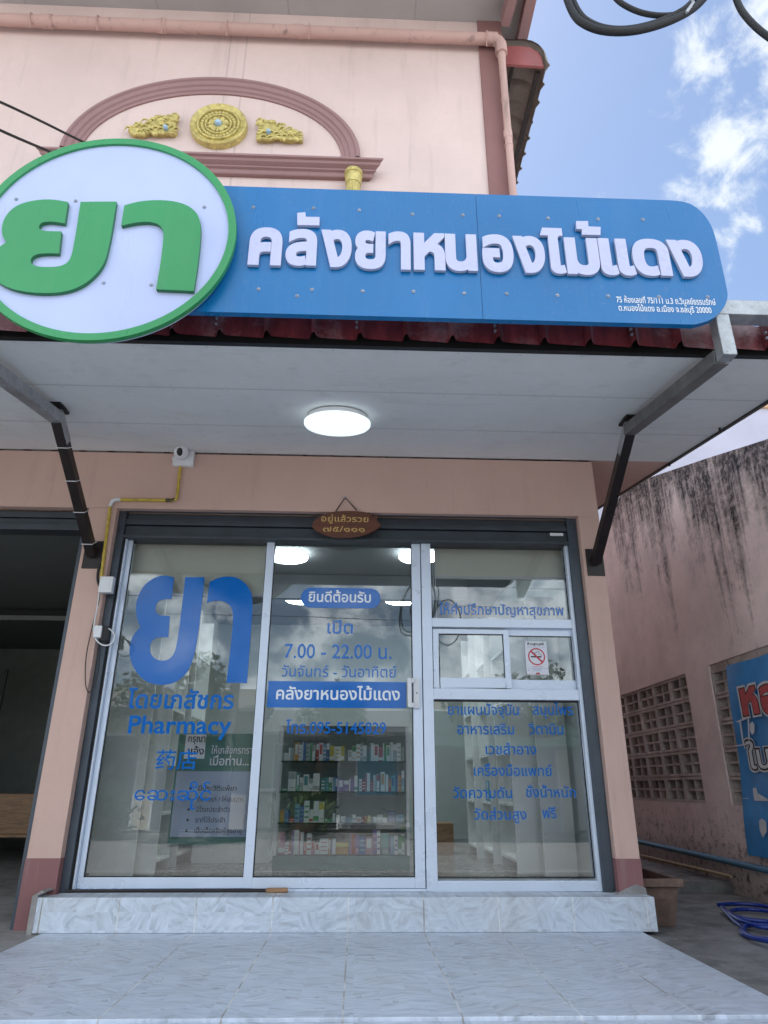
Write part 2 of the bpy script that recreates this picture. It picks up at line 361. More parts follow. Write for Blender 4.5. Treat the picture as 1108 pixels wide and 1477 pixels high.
# ---------------------------------------------------------------- lettering
def contours(body, res=3):
    c = bpy.data.curves.new('t', 'FONT'); c.body = body; c.size = 1; c.resolution_u = res
    o = bpy.data.objects.new('t', c); COL.objects.link(o)
    for q in bpy.context.selected_objects: q.select_set(False)
    bpy.context.view_layer.objects.active = o; o.select_set(True)
    bpy.ops.object.convert(target='CURVE')
    o = bpy.context.view_layer.objects.active; out = []
    for s in o.data.splines:
        pts = []; bp = s.bezier_points; n = len(bp)
        for i in range(n):
            a, b = bp[i], bp[(i+1) % n]
            if (a.handle_right-a.co).length < 1e-5 and (b.handle_left-b.co).length < 1e-5 or \
               abs((a.handle_right-a.co).normalized().cross((b.co-a.co).normalized()).z) < 1e-3 and abs((b.handle_left-b.co).normalized().cross((b.co-a.co).normalized()).z) < 1e-3:
                pts.append(a.co.xy.copy())
            else:
                for q in geometry.interpolate_bezier(a.co, a.handle_right, b.handle_left, b.co, res+2)[:-1]: pts.append(q.xy.copy())
        cl = []
        for p in pts:
            if not cl or (p-cl[-1]).length > 1e-4: cl.append(p)
        if len(cl) > 2 and (cl[0]-cl[-1]).length < 1e-4: cl.pop()
        if len(cl) > 2: out.append(cl)
    cu = o.data; bpy.data.objects.remove(o); bpy.data.curves.remove(cu)
    return out
def area(c): return sum(c[i-1].x*c[i].y-c[i].x*c[i-1].y for i in range(len(c)))/2
def embolden(cs, off):
    bb = [(min(p.x for p in c), max(p.x for p in c), min(p.y for p in c), max(p.y for p in c)) for c in cs]
    out = []
    for i, c in enumerate(cs):
        best = max((abs(area(cs[j])), j) for j in range(len(cs)) if not (bb[j][1] < bb[i][0] or bb[j][0] > bb[i][1] or bb[j][3] < bb[i][2] or bb[j][2] > bb[i][3]))[1]
        sg = 1 if area(cs[best]) > 0 else -1
        n = len(c); q = []
        for k in range(n):
            a, b, d = c[k-1], c[k], c[(k+1) % n]
            e1 = (b-a).normalized(); e2 = (d-b).normalized()
            n1 = Vector((e1.y, -e1.x)); n2 = Vector((e2.y, -e2.x)); m_ = (n1+n2)
            if m_.length < .2: m_ = n1
            m_.normalize(); L = off/max(.45, m_.dot(n1)); q.append(b+m_*(L*sg))
        out.append(q)
    return out
def fill(cs):
    """union of the outlines by winding number (glyph outlines overlap themselves) -> verts, tris"""
    pts = []; ed = []
    for c in cs:
        b = len(pts); pts += [Vector((p.x, p.y)) for p in c]; ed += [(b+i, b+(i+1) % len(c)) for i in range(len(c))]
    v, _, f, *_r = geometry.delaunay_2d_cdt(pts, ed, [], 0, 1e-6)
    P_ = np.array([[q.x, q.y] for q in v]); F = np.array([list(t) for t in f if len(t) == 3])
    cen = P_[F].mean(axis=1); A = np.array([[p.x, p.y] for p in pts]); E = np.array(ed)
    a, b = A[E[:,0]], A[E[:,1]]; wn = np.zeros(len(F))
    for i, (cx_, cy_) in enumerate(cen):
        left = (b[:,0]-a[:,0])*(cy_-a[:,1])-(cx_-a[:,0])*(b[:,1]-a[:,1])
        wn[i] = np.sum((a[:,1] <= cy_) & (b[:,1] > cy_) & (left > 0))-np.sum((a[:,1] > cy_) & (b[:,1] <= cy_) & (left < 0))
    return P_, F[np.abs(wn) > .5]
_fc = {}
def glyphs(body, bold, res=3):
    key = (body, bold)
    if key not in _fc:
        cs = contours(body, res)
        if bold: cs = embolden(cs, bold)
        _fc[key] = fill(cs)
    return _fc[key]
HN = None
def lettering(mb, body, A, B, H, bold=.012, depth=0, mi=0, mside=None, nrm=(0,-1,0), slant=0, fit=None):
    """A, B: world points of the baseline's ends; H: height of a plain letter. fit: (low, high) fits the whole outline's height instead"""
    global HN
    P_, F = glyphs(body, bold)
    if HN is None: q = glyphs('น', 0)[0]; HN = q[:,1].max()
    x0, x1 = P_[:,0].min(), P_[:,0].max(); A, B = Vector(A), Vector(B)
    ux = (B-A)/(x1-x0); upv = Vector((0,0,1))
    if fit: y0, y1 = P_[:,1].min(), P_[:,1].max(); sy = (fit[1]-fit[0])/(y1-y0); oy = fit[0]-y0*sy
    else: sy = H/HN; oy = 0
    vs = [A+ux*(p[0]-x0+slant*p[1])+upv*(p[1]*sy+oy) for p in P_]
    n = len(vs)
    if not depth: mb.add(vs, [tuple(int(i) for i in t) for t in F], mi); mb.norecalc = True; return
    off = Vector(nrm)*(-depth); mb.add(vs+[v+off for v in vs], [tuple(int(i) for i in t) for t in F], mi); b = len(mb.v)-2*n
    cnt = {}
    for t in F:
        for k in range(3):
            e = (int(t[k]), int(t[(k+1) % 3])); cnt[tuple(sorted(e))] = cnt.get(tuple(sorted(e)), [])+[e]
    for es in cnt.values():
        if len(es) == 1:
            i, j = es[0]; mb.f.append((b+i, b+n+i, b+n+j, b+j)); mb.mi.append(mi if mside is None else mside)
    for t in F: mb.f.append(tuple(b+n+int(i) for i in reversed(t))); mb.mi.append(mi if mside is None else mside)

# ================================================================ SETTING
TZ = -.015
def struct(mb, name, mats, **k): return mb.build(name, mats, kind='structure', **k)
MB().box(-1.752, 1.655, -1.645, -.05, TZ-.3, TZ).box(-1.752, 1.655, -1.72, -1.645, TZ-.6, TZ-.012).build('terrace', ['tile'], kind='structure', bevel=.004)
# front of the terrace: a lower tiled step that just shows at the picture's bottom edge
struct(MB().box(-1.752, 1.655, -1.95, -1.72, TZ-.6, TZ-.16), 'front_step', 'riser')
mb = MB().box(-1.815, 1.745, -.12, .02, TZ+.001, .162).box(-1.745, 1.585, .02, .4, .0, .1635)
struct(mb, 'door_step', ['riser'], bevel=.004)
struct(MB().box(-9, -1.752, -1.9, 7, -.4, -.02), 'side_floor', 'slab')
struct(MB().box(1.655, 3.3, -2.4, 1.55, -.5, -.032).box(1.735, 3.3, 1.55, 14, -.5, .05), 'alley_floor', 'concrete')
struct(MB().add([(-300,-300,-.55),(300,-300,-.55),(300,400,-.55),(-300,400,-.55)], [(0,1,2,3)]), 'ground', 'forecourt')
struct(MB().add([(-120,-15,-.54),(120,-15,-.54),(120,-6.5,-.54),(-120,-6.5,-.54)], [(0,1,2,3)]), 'road', 'asphalt')
m = MB(); m.box(-60, 60, -6.5, -6.25, -.55, -.4); m.box(-60, 60, -15.25, -15, -.55, -.4); struct(m, 'kerb', 'slab')

# ================================================================ SHOPHOUSE
K, Z0 = .172, 3.056      # slope of the lean-to ceiling
def sof(y): return Z0+K*y
UY = 1.5
house = thing('shophouse', (0, .1, 0), 'pink two storey shophouse with a pharmacy behind glass on the ground floor', 'building')
m = MB()
m.box(1.585, 1.735, 0, .25, .162, 2.6); m.box(1.60, 1.735, .25, 9, -.1, 3.2)
m.box(-1.955, -1.755, 0, .25, -.1, 2.6)
m.box(-9.5, 1.735, 0, .25, 2.6, 3.045)
m.box(-9.5, -6.2, 0, .25, -.1, 2.6)
m.build('wall', 'peach', house, bevel=.006)
m = MB(); m.box(1.583, 1.737, -.002, .252, .15, .352); m.box(-1.957, -1.753, -.002, .252, -.05, .352); m.box(1.7351, 1.7372, .25, 9, .05, .352)
m.build('dado', 'dado', house)
# rough cement haunch between pillar and step
m = MB(); m.prism([(1.56,-.006,.16),(1.75,-.006,.16),(1.745,-.006,.195),(1.69,-.006,.215),(1.62,-.006,.19)], (0,.2,0)); m.build('cement_patch', 'slab', house); m = MB(); m.prism([(-1.83,-.125,-.02),(-1.80,-.125,-.02),(-1.80,-.125,.175),(-1.76,-.125,.19),(-1.78,-.125,.2),(-1.83,-.125,.17)], (0,.12,0)); m.build('cement_patch', 'slab', house)
m = MB(); m.box(-14, 1.60, UY, UY+.2, 3.15, 10.6); m.box(1.56, 1.735, UY+.2, 10, 3.2, 10.6); m.build('upper_wall', 'upper', house)
m = MB(); m.box(1.452, 1.775, UY-.03, UY+.22, 3.2, 10.6); m.build('pilaster', 'pilaster', house, bevel=.008)
# eave soffit, rake boards
ez = at(400, 28, y=UY).z+.10
m = MB(); m.box(-14, 2.02, -.6, UY-.001, ez, ez+.06); m.box(1.78, 2.02, UY, 9, ez, ez+.06); m.build('eave_soffit', 'eave', house)
pa, pb = at(757.5, 55, y=UY), at(772, 0, y=0)
ex = at(757, 60, z=ez).x
m = MB(); m.box(2.02, 2.16, -.6, 9, ez-.16, ez+.12); m.box(-14, 2.16, -.75, -.6, ez-.12, ez+.14); m.build('fascia_board', 'mould', house, bevel=.01)
m = MB(); m.bar((1.80, UY-.12, ez-.14), (2.0, -.5, ez-.10), .11, .22); m.build('rake_board', 'mould', house)
m = MB(); m.add([(-14,-.8,ez+.13),(2.25,-.8,ez+.13),(2.25,6,ez+2.4),(-14,6,ez+2.4),(-14,-.8,ez+.19),(2.25,-.8,ez+.19),(2.25,6,ez+2.46),(-14,6,ez+2.46)], [(0,3,2,1),(4,5,6,7),(0,1,5,4),(1,2,6,5),(2,3,7,6),(3,0,4,7)])
m.build('main_roof', 'rooftile', house)
# gutter pipe and downpipe
g0, g1 = at(0, 36, y=UY-.13), at(700, 49, y=UY-.13); gz = (g0.z+g1.z)/2+.0
gr = .076
el = at(722.5, 66, y=UY-.13)
m = MB(); pts = [(-12, UY-.13, gz), (el.x-.13, UY-.13, gz)]+[(el.x-.13+.13*math.sin(R(a)), UY-.13, gz-.13+.13*math.cos(R(a))) for a in range(15, 91, 15)]+[(el.x, UY-.13, gz-.28)]
m.tube(pts, gr, 18)
gut = m.build('gutter_pipe', 'pipe', house, smooth=True)
for px in (85/1.979, 278/1.979, 463/1.979, 650/1.979, 884/1.979, 700):
    q = at(px, 45, y=UY-.13); m = MB(); m.tube([(q.x, UY-.0, gz+.10), (q.x, UY-.15, gz+.095), (q.x, UY-.218, gz+.03), (q.x, UY-.218, gz-.04), (q.x, UY-.15, gz-.09), (q.x, UY-.15, gz-.17)], .008, 6); m.build('gutter_bracket', 'pipe', gut)
for px in (65, 430, 232, 708):
    q = at(px, 45, y=UY-.13); MB().tube([(q.x-.07, UY-.13, gz), (q.x+.07, UY-.13, gz)], gr+.008, 18).build('pipe_collar', 'pipe', gut, smooth=True)
dx1 = at(738.5, 278, y=UY-.1).x
m = MB(); m.tube([(el.x, UY-.13, gz-.25), (el.x, UY-.12, gz-.5), (1.70, UY-.10, 3.5)], [.05, .046, .042], 14)
dp = m.build('downpipe', 'pipe', house, smooth=True)
for py, hh in ((82, .05), (146, .015), (196, .06), (212, .012)):
    q = at(735, py, y=UY-.1); MB().tube([(el.x+(1.70-el.x)*(gz-q.z)/(gz-3.5), UY-.11, q.z-hh), (el.x+(1.70-el.x)*(gz-q.z)/(gz-3.5), UY-.11, q.z+hh)], .054, 14).build('pipe_clip', 'pipe', dp, smooth=True)
# side awning of corrugated sheet with a curved fascia
aw = [at(px, py, y=UY+.05) for px, py in ((727, 66), (752, 66), (764, 68), (774, 74), (780, 82), (783, 95))]
prof = [(p.x, p.z) for p in aw]; zb = aw[-1].z; xb = aw[-1].x
m = MB(); m.prism([(x, UY+.02, z-.05) for x, z in prof]+[(1.74, UY+.02, zb-.03)], (0, .035, 0)); m.build('awning_fascia', 'maroon', house)
Y1 = 7.2; N = 150; pr2 = [(x+.02, z) for x, z in prof]; pr2 = [(1.74, pr2[0][1])]+[p for p in pr2 if p[0] > 1.8]+[(xb+.04, zb-.06)]
# refine the curve
def densify(P_, n=18):
    L = [0];
    for a, b in zip(P_, P_[1:]): L.append(L[-1]+math.dist(a, b))
    out = []
    for i in range(n):
        t = L[-1]*i/(n-1); k = max(j for j in range(len(L)-1) if L[j] <= t+1e-9); u = (t-L[k])/(L[k+1]-L[k]); out.append((P_[k][0]*(1-u)+P_[k+1][0]*u, P_[k][1]*(1-u)+P_[k+1][1]*u))
    return out
pr2 = densify(pr2)
vs = []; fs = []
for i in range(N+1):
    y = UY-.03+(Y1-UY)*i/N; ph = ((y-UY)/.27) % 1; rib = .045 if ph < .12 else .02 if ph < .18 else 0
    for x, z in pr2:
        d = Vector((x-1.9, z-(zb-.2))).normalized(); vs.append((x+d.x*rib, y, z+d.y*rib))
for i in range(N):
    for j in range(17): fs.append((i*18+j, i*18+j+1, (i+1)*18+j+1, (i+1)*18+j))
n0 = len(vs); vs += [(x, y, z+.012) for x, y, z in vs[:n0]]; fs += [tuple(i+n0 for i in f[::-1]) for f in fs[:]]
m = MB(); m.add(vs, fs); m.build('awning_sheet', ['corr'], house)
m = MB(); m.box(xb-.09, xb-.03, UY+.1, Y1, zb-.08, zb-.03); m.box(1.95, 1.99, UY+.1, Y1, aw[0].z-.1, aw[0].z-.05); m.build('awning_frame', 'strut', house)

# pediment: arch and cornice mouldings
L, Rr = at(88, 222, y=UY), at(520, 231, y=UY); top = at(313, 119, y=UY); top2 = at(313, 144, y=UY); inr = at(490, 231, y=UY)
acx = (L.x+Rr.x)/2; az = (at(88, 222, y=UY).z+at(520, 232, y=UY).z)/2; arx = (Rr.x-L.x)/2; arz = top.z-az; thick = top.z-top2.z
steps = [(0, .0), (0, .07), (.03, .09), (.07, .09), (.09, .07), (.17, .065), (.19, .045), (.25, .04), (.27, .022), (.32, .02), (.32, .0)]
thick = (Rr.x-at(493, 231, y=UY).x)*1.0; sc_t = thick/.32
m = MB(); vs = []; fs = []; NA = 64; ns = len(steps)
for i in range(NA+1):
    t = math.pi*i/NA
    for s_, d in steps:
        o = s_*sc_t; vs.append((acx+(arx-o)*math.cos(t), UY-d, az+(arz-o)*math.sin(t)))
for i in range(NA):
    for j in range(ns-1): fs.append((i*ns+j, (i+1)*ns+j, (i+1)*ns+j+1, i*ns+j+1))
m.add(vs, fs); m.build('arch_moulding', 'mould', house, smooth=True)
cl, cr = at(54.6, 214, y=UY-.15), at(553, 233, y=UY-.15); cz = (at(200, 220, y=UY-.15).z+at(400,227,y=UY-.15).z)/2; cz0 = (at(63, 237, y=UY-.05).z+at(548, 255, y=UY-.05).z)/2-.04
m = MB(); H_ = cz-cz0; prof = [(.0, 1), (.19, 1), (.19, .84), (.16, .80), (.15, .62), (.10, .5), (.10, .36), (.07, .30), (.06, .06), (.05, 0), (0, 0)]
vs = [];
for xe, sg in ((cl.x, 1), (cr.x, -1)):
    for d, h in prof: vs.append((xe+sg*(.19-d)*.9, UY-d, cz0+H_*h))
n = len(prof); m.add(vs, [tuple((i, (i+1) % n, n+(i+1) % n, n+i)) for i in range(n)]+[tuple(range(n))[::-1], tuple(range(n, 2*n))]); m.build('cornice_moulding', 'mould', house)
# gilt medallion with petals and a glass gem
mc = at(315.5, 181, y=UY-.05); mr = (at(357, 181, y=UY-.05).x-at(274, 181, y=UY-.05).x)/2
m = MB(); prof = [(.0001, .085), (.10, .085), (.12, .05), (.40, .045), (.42, .07), (.47, .07), (.49, .045), (.66, .045), (.68, .075), (.74, .075), (.76, .05), (.84, .06), (.93, .085), (.98, .07), (1, .03), (1, -.04)]
m.lathe([(r*mr, -(d)) for r, d in prof], (mc.x, UY-.01, mc.z), 'y', 56)
for i in range(12):
    a = math.tau*i/12; m.sphere((mc.x+math.cos(a)*mr*.25, UY-.065, mc.z+math.sin(a)*mr*.25), .034, 6, sx=.6+abs(math.cos(a)), sz=.6+abs(math.sin(a)), sy=.8)
for i in range(28):
    a = math.tau*i/28; m.sphere((mc.x+math.cos(a)*mr*.57, UY-.06, mc.z+math.sin(a)*mr*.57), .026, 5, sy=1.0)
for i in range(56):
    a = math.tau*i/56; m.sphere((mc.x+math.cos(a)*mr*.80, UY-.06, mc.z+math.sin(a)*mr*.80), .012, 4)
med = m.build('medallion', 'gold', house, smooth=True)
MB().lathe([(.0001, -.11), (.03, -.105), (.045, -.08), (.045, -.05)], (mc.x, UY-.01, mc.z), 'y', 8).build('gem', 'gem', med)
def ornament(pts, gp, sg):
    P_ = [at(a, b, y=UY-.03) for a, b in smoothpoly(pts, 2)]
    m = MB(); m.prism([(p.x, UY-.065, p.z) for p in P_], (0, .07, 0))
    cx_ = sum(p.x for p in P_)/len(P_)
    rnd = random.Random(3)
    for i, p in enumerate(P_[::2]):
        m.sphere((p.x*.93+cx_*.07, UY-.062, p.z-.008), rnd.uniform(.016, .03), 6, sx=rnd.uniform(.7,1.6), sz=rnd.uniform(.6,1.2))
    for i in range(26):
        a, b = rnd.choice(P_), rnd.choice(P_); t = rnd.uniform(.3, .7); q = a*t+b*(1-t); m.tube([(q.x-.05, UY-.066, q.z-.02), (q.x-.02, UY-.078, q.z+.02), (q.x+.02, UY-.076, q.z+.02), (q.x+.045, UY-.066, q.z-.01)], [.006,.013,.012,.005], 6)
    o = m.build('relief_ornament', 'gold', house, smooth=True); g = at(*gp, y=UY-.1)
    MB().lathe([(.0001, -.095), (.02, -.09), (.03, -.07), (.03, -.04)], (g.x, UY-.04, g.z), 'y', 8).build('gem', 'gem', o)
Z = lambda L_: [(180+x/4.104, 140+y/4.104) for x, y in L_]
ornament(Z([(25,215),(30,185),(60,190),(80,172),(115,178),(160,150),(200,128),(250,128),(300,120),(322,130),(305,150),(315,232),(250,225),(205,230),(180,228),(150,220),(110,235),(70,230),(45,228)]), (239, 184), 1)
ornament(Z([(778,262),(785,225),(800,190),(795,160),(815,150),(835,160),(870,158),(910,178),(950,210),(985,225),(1020,212),(1035,225),(1062,262),(1035,268),(1020,258),(985,268),(945,262),(905,250),(880,255),(850,265),(805,258)]), (387.5, 190), -1)
# gilt fluted column under the cornice
q = at(510, 256, y=UY-.12); cw = (at(523, 250, y=UY-.12).x-at(498, 250, y=UY-.12).x)/2
m = MB(); vs = []; ny = 24*2; levels = [(0, 1.04, 0), (-.05, 1.06, 0), (-.055, .95, 0), (-.10, .98, 0), (-.16, .86, 0), (-.165, .90, 0), (-.19, .88, 0), (-.195, .80, .0), (-.22, .80, .09), (-1.0, .76, .09), (-3.2, .8, .08)]
for z_, r_, fl in levels:
    for k in range(ny): a = math.tau*k/ny; r2 = cw*r_*(1-(fl if (k//2) % 2 else 0)*1.6); vs.append((q.x+r2*math.cos(a), UY-.12+r2*math.sin(a), cz0-.005+z_))
fs = [(i*ny+k, i*ny+(k+1) % ny, (i+1)*ny+(k+1) % ny, (i+1)*ny+k) for i in range(len(levels)-1) for k in range(ny)]+[tuple(range(ny))]
m.add(vs, fs); m.build('column', 'gold', house)

# ---------------------------------------------------------------- lean-to roof over the shop front
ey = -1.80
m = MB(); y1 = -.001
m.add([(-9.5, ey, sof(ey)), (2.335, ey, sof(ey)), (2.335, y1, sof(y1)), (-9.5, y1, sof(y1))]+[(-9.5, ey, sof(ey)+.02), (2.335, ey, sof(ey)+.02), (2.335, y1, sof(y1)+.02), (-9.5, y1, sof(y1)+.02)], [(0,3,2,1),(4,5,6,7),(0,1,5,4),(1,2,6,5),(2,3,7,6),(3,0,4,7)])
roof = m.build('canopy_ceiling', 'soffit', house)
m = MB(); a, b = .0, UY+.2
m.add([(1.736, a, sof(a)), (2.335, a, sof(a)), (2.335, b, sof(b)), (1.736, b, sof(b))]+[(1.736, a, sof(a)+.02), (2.335, a, sof(a)+.02), (2.335, b, sof(b)+.02), (1.736, b, sof(b)+.02)], [(0,3,2,1),(4,5,6,7),(0,1,5,4),(1,2,6,5),(2,3,7,6),(3,0,4,7)]); m.build('side_eave', 'peach', roof)
# dark beam under the tile edge, dark bare edge along the side
m = MB(); m.box(-9.5, 2.36, ey-.03, ey, sof(ey)-.012, sof(ey)+.10); m.bar((2.345, ey, sof(ey)+.012), (2.345, UY+.2, sof(UY+.2)+.012), .022, .05); m.build('edge_beam', 'black', roof)
for px, py in ((1038.5, 617), (966, 667)):
    q = at(px, py, k=(K, Z0)); MB().tube([(q.x, q.y, q.z+.02), (q.x-.005, q.y, q.z-.03)], .008, 6).build('bolt', 'black', roof)
# tile sheet
def tprof(x):
    p = ((x+.04)/.222) % 1
    if p < .05: return .030*p/.05
    if p < .10: return .030
    if p < .15: return .030*(1-(p-.10)/.05)
    if p < .25: return -.004*(p-.15)/.1
    return -.004-.010*(p-.25)/.75
xs = []; x = -9.5
while x < 2.37: xs += [x]; x += .0111
m = MB(); vs = []; rows = [(ey-.075, -.112), (ey-.08, .035), (ey-.07, .012)]; yy = ey-.07
rr = []
stepL = .35; j = 0; yv = ey-.07
while yv < UY: rr += [(yv, .012), (min(yv+stepL-.01, UY), -.006)]; yv += stepL
rows = rows[:2]+rr
for y, dz in rows:
    lip = dz if y in (ey-.075,) else dz
    for x in xs: vs.append((x, y-(tprof(x)*.8 if dz < -.05 or y == ey-.08 else 0), sof(y)+.125+lip+tprof(x)*(1 if dz > -.05 else .45)))
nx = len(xs)
fs = [(i*nx+k, i*nx+k+1, (i+1)*nx+k+1, (i+1)*nx+k) for i in range(len(rows)-1) for k in range(nx-1)]
m.add(vs, fs); m.build('roof_tiles', ['rooftile'], roof)
m = MB(); m.bar((2.36, ey-.06, sof(ey)+.17), (2.36, UY, sof(UY)+.17), .10, .12); m.build('ridge_cap', 'zinc', roof, bevel=.02)
m = MB()
for px in (200/2.638+0,): pass
for i in range(14):
    xx = -.04+.222*(i-6)*3
    if -4 < xx < 2.3:
        for dz_ in (.075, .045): MB().lathe([(.0001, -.008), (.007, -.006), (.007, .004)], (xx, ey-.095, sof(ey)+dz_), 'y', 6).build('roof_screw', 'screwm', roof)

# ---------------------------------------------------------------- roller shutter, door frame
m = MB(); m.box(-1.752, -1.702, .055, .20, .163, 2.6); m.box(1.512, 1.582, .055, .20, .163, 2.6); m.box(-1.702, 1.512, .045, .07, 2.595, 2.60)
sh = m.build('roller_shutter', 'dark', house, bevel=.004)
zl = (at(400, 779, y=.06).z+at(700, 785, y=.06).z)/2
m = MB(); zs = [zl, zl+.03, zl+.105, zl+.15, 2.594]; ys = [.045, .075, .062, .085, .07]
for i in range(4): m.box(-1.702, 1.512, ys[i], .20, zs[i]+.003, zs[i+1]-.003)
m.build('shutter_slats', 'dark2', sh, bevel=.006)
q = at(803, 771, y=.06); MB().box(q.x-.05, q.x+.045, .05, .062, q.z-.012, q.z+.008).build('shutter_tag', 'white', sh)
for n_, x0, x1 in (('jamb_rail', -1.702, -1.690),): MB().box(x0, x1, .08, .1, .17, zl).build(n_, 'black', sh)

GY = .135     # glazing plane
def rect(l, t, r, b, y=.1):
    """box in the facade plane from its four measured edges"""
    cx_, cy_ = (l+r)/2, (t+b)/2
    return (at(l, cy_, y=y).x, at(r, cy_, y=y).x, at(cx_, b, y=y).z, at(cx_, t, y=y).z)
FX0, FX1 = -1.709, 1.512
ztop = zl+.01
# x stations (from the bottom rail, where edges are clearest)
XA = at(100.5, 1282, y=.1).x; 
sL0, sL1 = at(350, 1270, y=.1).x, at(363.5, 1270, y=.1).x      # stile between left glass and middle glass
dR0, dR1 = at(599, 1264, y=.1).x, at(613.7, 1264, y=.1).x      # right stile of the middle door
pR1 = at(631.0, 1266, y=.1).x                                  # post edge at the right-hand glass
gL = at(119, 1262, y=.1).x; rG = at(861, 1266, y=.1).x
zb0, zb1 = .172, at(240, 1266, y=.1).z
fr = MB(); fr.box(FX0, FX0+.03, .085, .19, .165, ztop); fr.box(rG+.0, FX1, .085, .19, .165, ztop); fr.box(dR1+.006, pR1, .085, .19, .165, ztop)
fr.box(FX0+.03, dR1+.006, .088, .20, .164, .178); fr.box(pR1, rG, .085, .19, .165, at(745, 1270, y=.1).z)
frame = fr.build('door_frame', 'alu', house, bevel=.003)
MB().box(dR1+.0005, dR1+.0055, .13, .15, .18, ztop).build('seal', 'black', frame)
# left fixed leaf
d1 = MB(); d1.box(FX0+.031, gL, .118, .152, .18, ztop); d1.box(sL0, sL1, .112, .152, .18, ztop); d1.box(gL, sL0, .118, .152, .18, zb1)
D1 = d1.build('glass_door', 'alu', house, bevel=.003)
MB().box(gL, sL0, GY-.003, GY+.003, zb1, ztop).build('pane', 'glass', D1)
g = MB();
for x0, x1, z0, z1 in ((gL, gL+.006, zb1, ztop), (sL0-.005, sL0, zb1, ztop), (gL, sL0, zb1, zb1+.006)): g.box(x0, x1, GY-.008, GY-.0035, z0, z1)
g.build('gasket', 'black', D1)
# middle sliding leaf, stands behind on the inner track
zb2 = at(480, 1266, y=.1).z
d2 = MB(); d2.box(dR0, dR1, .095, .15, .18, ztop); d2.box(sL1, dR0, .10, .15, .18, zb2)
D2 = d2.build('glass_door', 'alu', house, bevel=.003)
MB().box(sL1, dR0, GY-.003, GY+.003, zb2, ztop).build('pane', 'glass', D2)
g = MB()
for x0, x1, z0, z1 in ((dR0-.006, dR0, zb2, ztop), (sL1, sL1+.006, zb2, ztop), (sL1, dR0, zb2, zb2+.006)): g.box(x0, x1, GY-.008, GY-.0035, z0, z1)
g.build('gasket', 'black', D2)
# pull handle
h = rect(587.5, 979.5, 605.5, 1020.5, .08); m = MB()
m.box(h[0], h[0]+.028, .045, .058, h[2], h[3]); m.box(h[0]+.028, h[0]+.045, .045, .095, h[3]-.028, h[3]); m.box(h[0]+.028, h[0]+.045, .045, .095, h[2], h[2]+.028); m.box(h[0]+.042, h[0]+.082, .072, .0945, h[2]-.006, h[3]+.004)
m.build('handle', 'white', D2, bevel=.003)
MB().lathe([(.0001, -.004), (.006, -.004), (.006, .002)], (h[0]+.064, .071, (h[2]+h[3])/2-.0), 'y', 12).build('lock', 'screwm', D2)
# right-hand window: top light, two slider sashes, big bottom light
zt0 = at(730, 893, y=.1).z; zt1 = at(730, 905.5, y=.1).z; zs0 = at(730, 994, y=.1).z; zs1 = at(730, 1009.5, y=.1).z; zbr = at(745, 1267, y=.1).z
m = MB(); m.box(pR1, rG, .09, .185, zt1, zt0); m.box(pR1, rG, .088, .185, zs1, zs0); W = m.build('side_window', 'alu', house, bevel=.003)
MB().box(pR1, rG, GY-.003, GY+.003, zt0, ztop).build('pane', 'glass', W)
MB().box(pR1, rG, GY-.003, GY+.003, zbr, zs1).build('pane', 'glass', W)
g = MB()
for x0, x1, z0, z1 in ((pR1, pR1+.007, zbr, zs1), (rG-.007, rG, zbr, zs1), (pR1, rG, zs1-.012, zs1), (pR1, rG, zbr, zbr+.006)): g.box(x0, x1, GY-.008, GY-.0035, z0, z1)
g.build('gasket', 'black', W)
for x0, x1 in ((pR1, pR1+.006), (rG-.006, rG)): MB().box(x0, x1, GY-.008, GY-.0035, zt0, ztop).build('gasket', 'black', W)
a = rect(625, 908, 736, 992); gi = rect(633.5, 914.5, 727.5, 977.5)
m = MB(); m.box(a[0], gi[0], .095, .13, zs0+.004, a[3]); m.box(gi[1], a[1], .095, .13, zs0+.004, a[3]); m.box(gi[0], gi[1], .095, .13, gi[3], a[3]); m.box(gi[0], gi[1], .095, .13, zs0+.004, gi[2])
SL = m.build('sliding_sash', 'alu', W, bevel=.003)
b2 = rect(736, 916, 829, 980); b2 = (a[1], b2[1], b2[2], b2[3])
m = MB(); m.box(b2[0]-.03, b2[0], .131, .16, zs0, zt1); m.box(b2[1], rG, .131, .16, zs0, zt1); m.box(b2[0], b2[1], .131, .16, b2[3], zt1); m.box(b2[0], b2[1], .131, .16, zs0, b2[2]); m.build('fixed_sash', 'alu', W, bevel=.003)
MB().box(gi[0], gi[1], .110, .115, gi[2], gi[3]).build('pane', 'glass', W)
MB().box(b2[0], b2[1], .142, .147, b2[2], b2[3]).build('pane', 'glass', W)
for (x0, x1, z0, z1), yy in ((gi, .106), (b2, .138)):
    g = MB()
    g.box(x0, x0+.005, yy-.002, yy, z0, z1); g.box(x1-.005, x1, yy-.002, yy, z0, z1); g.box(x0, x1, yy-.002, yy, z1-.006, z1)
    g.build('gasket', 'black', W)

# ---------------------------------------------------------------- vinyl lettering on the inner face of the glass
VY = GY-.0045
def vline(parent, body, x0, x1, pyb, capH, bold, mat='vinyl', y=VY, fit=None, slant=0, name='lettering'):
    """x0,x1: measured ends, pyb: measured baseline (left,right), capH: letter height in px"""
    pl, pr = (pyb, pyb) if not isinstance(pyb, tuple) else pyb
    A, B = at(x0, pl, y=y), at(x1, pr, y=y); zz = (A.z+B.z)/2; A.z = B.z = zz
    H = abs(at((x0+x1)/2, pl-capH, y=y).z-at((x0+x1)/2, pl, y=y).z)
    m = MB(); lettering(m, body, A, B, H, bold, 0); return m.build(name, mat, parent)
def traced(outline, conv, y, depth, mats, parent, name, it=3, yf=None):
    P_ = []
    for a, b in smoothpoly(outline, it):
        q = at(*conv(a, b), y=y); P_.append(q)
    m = MB(); m.prism(P_, (0, depth, 0), 0, len(mats)-1); return m.build(name, mats, parent)
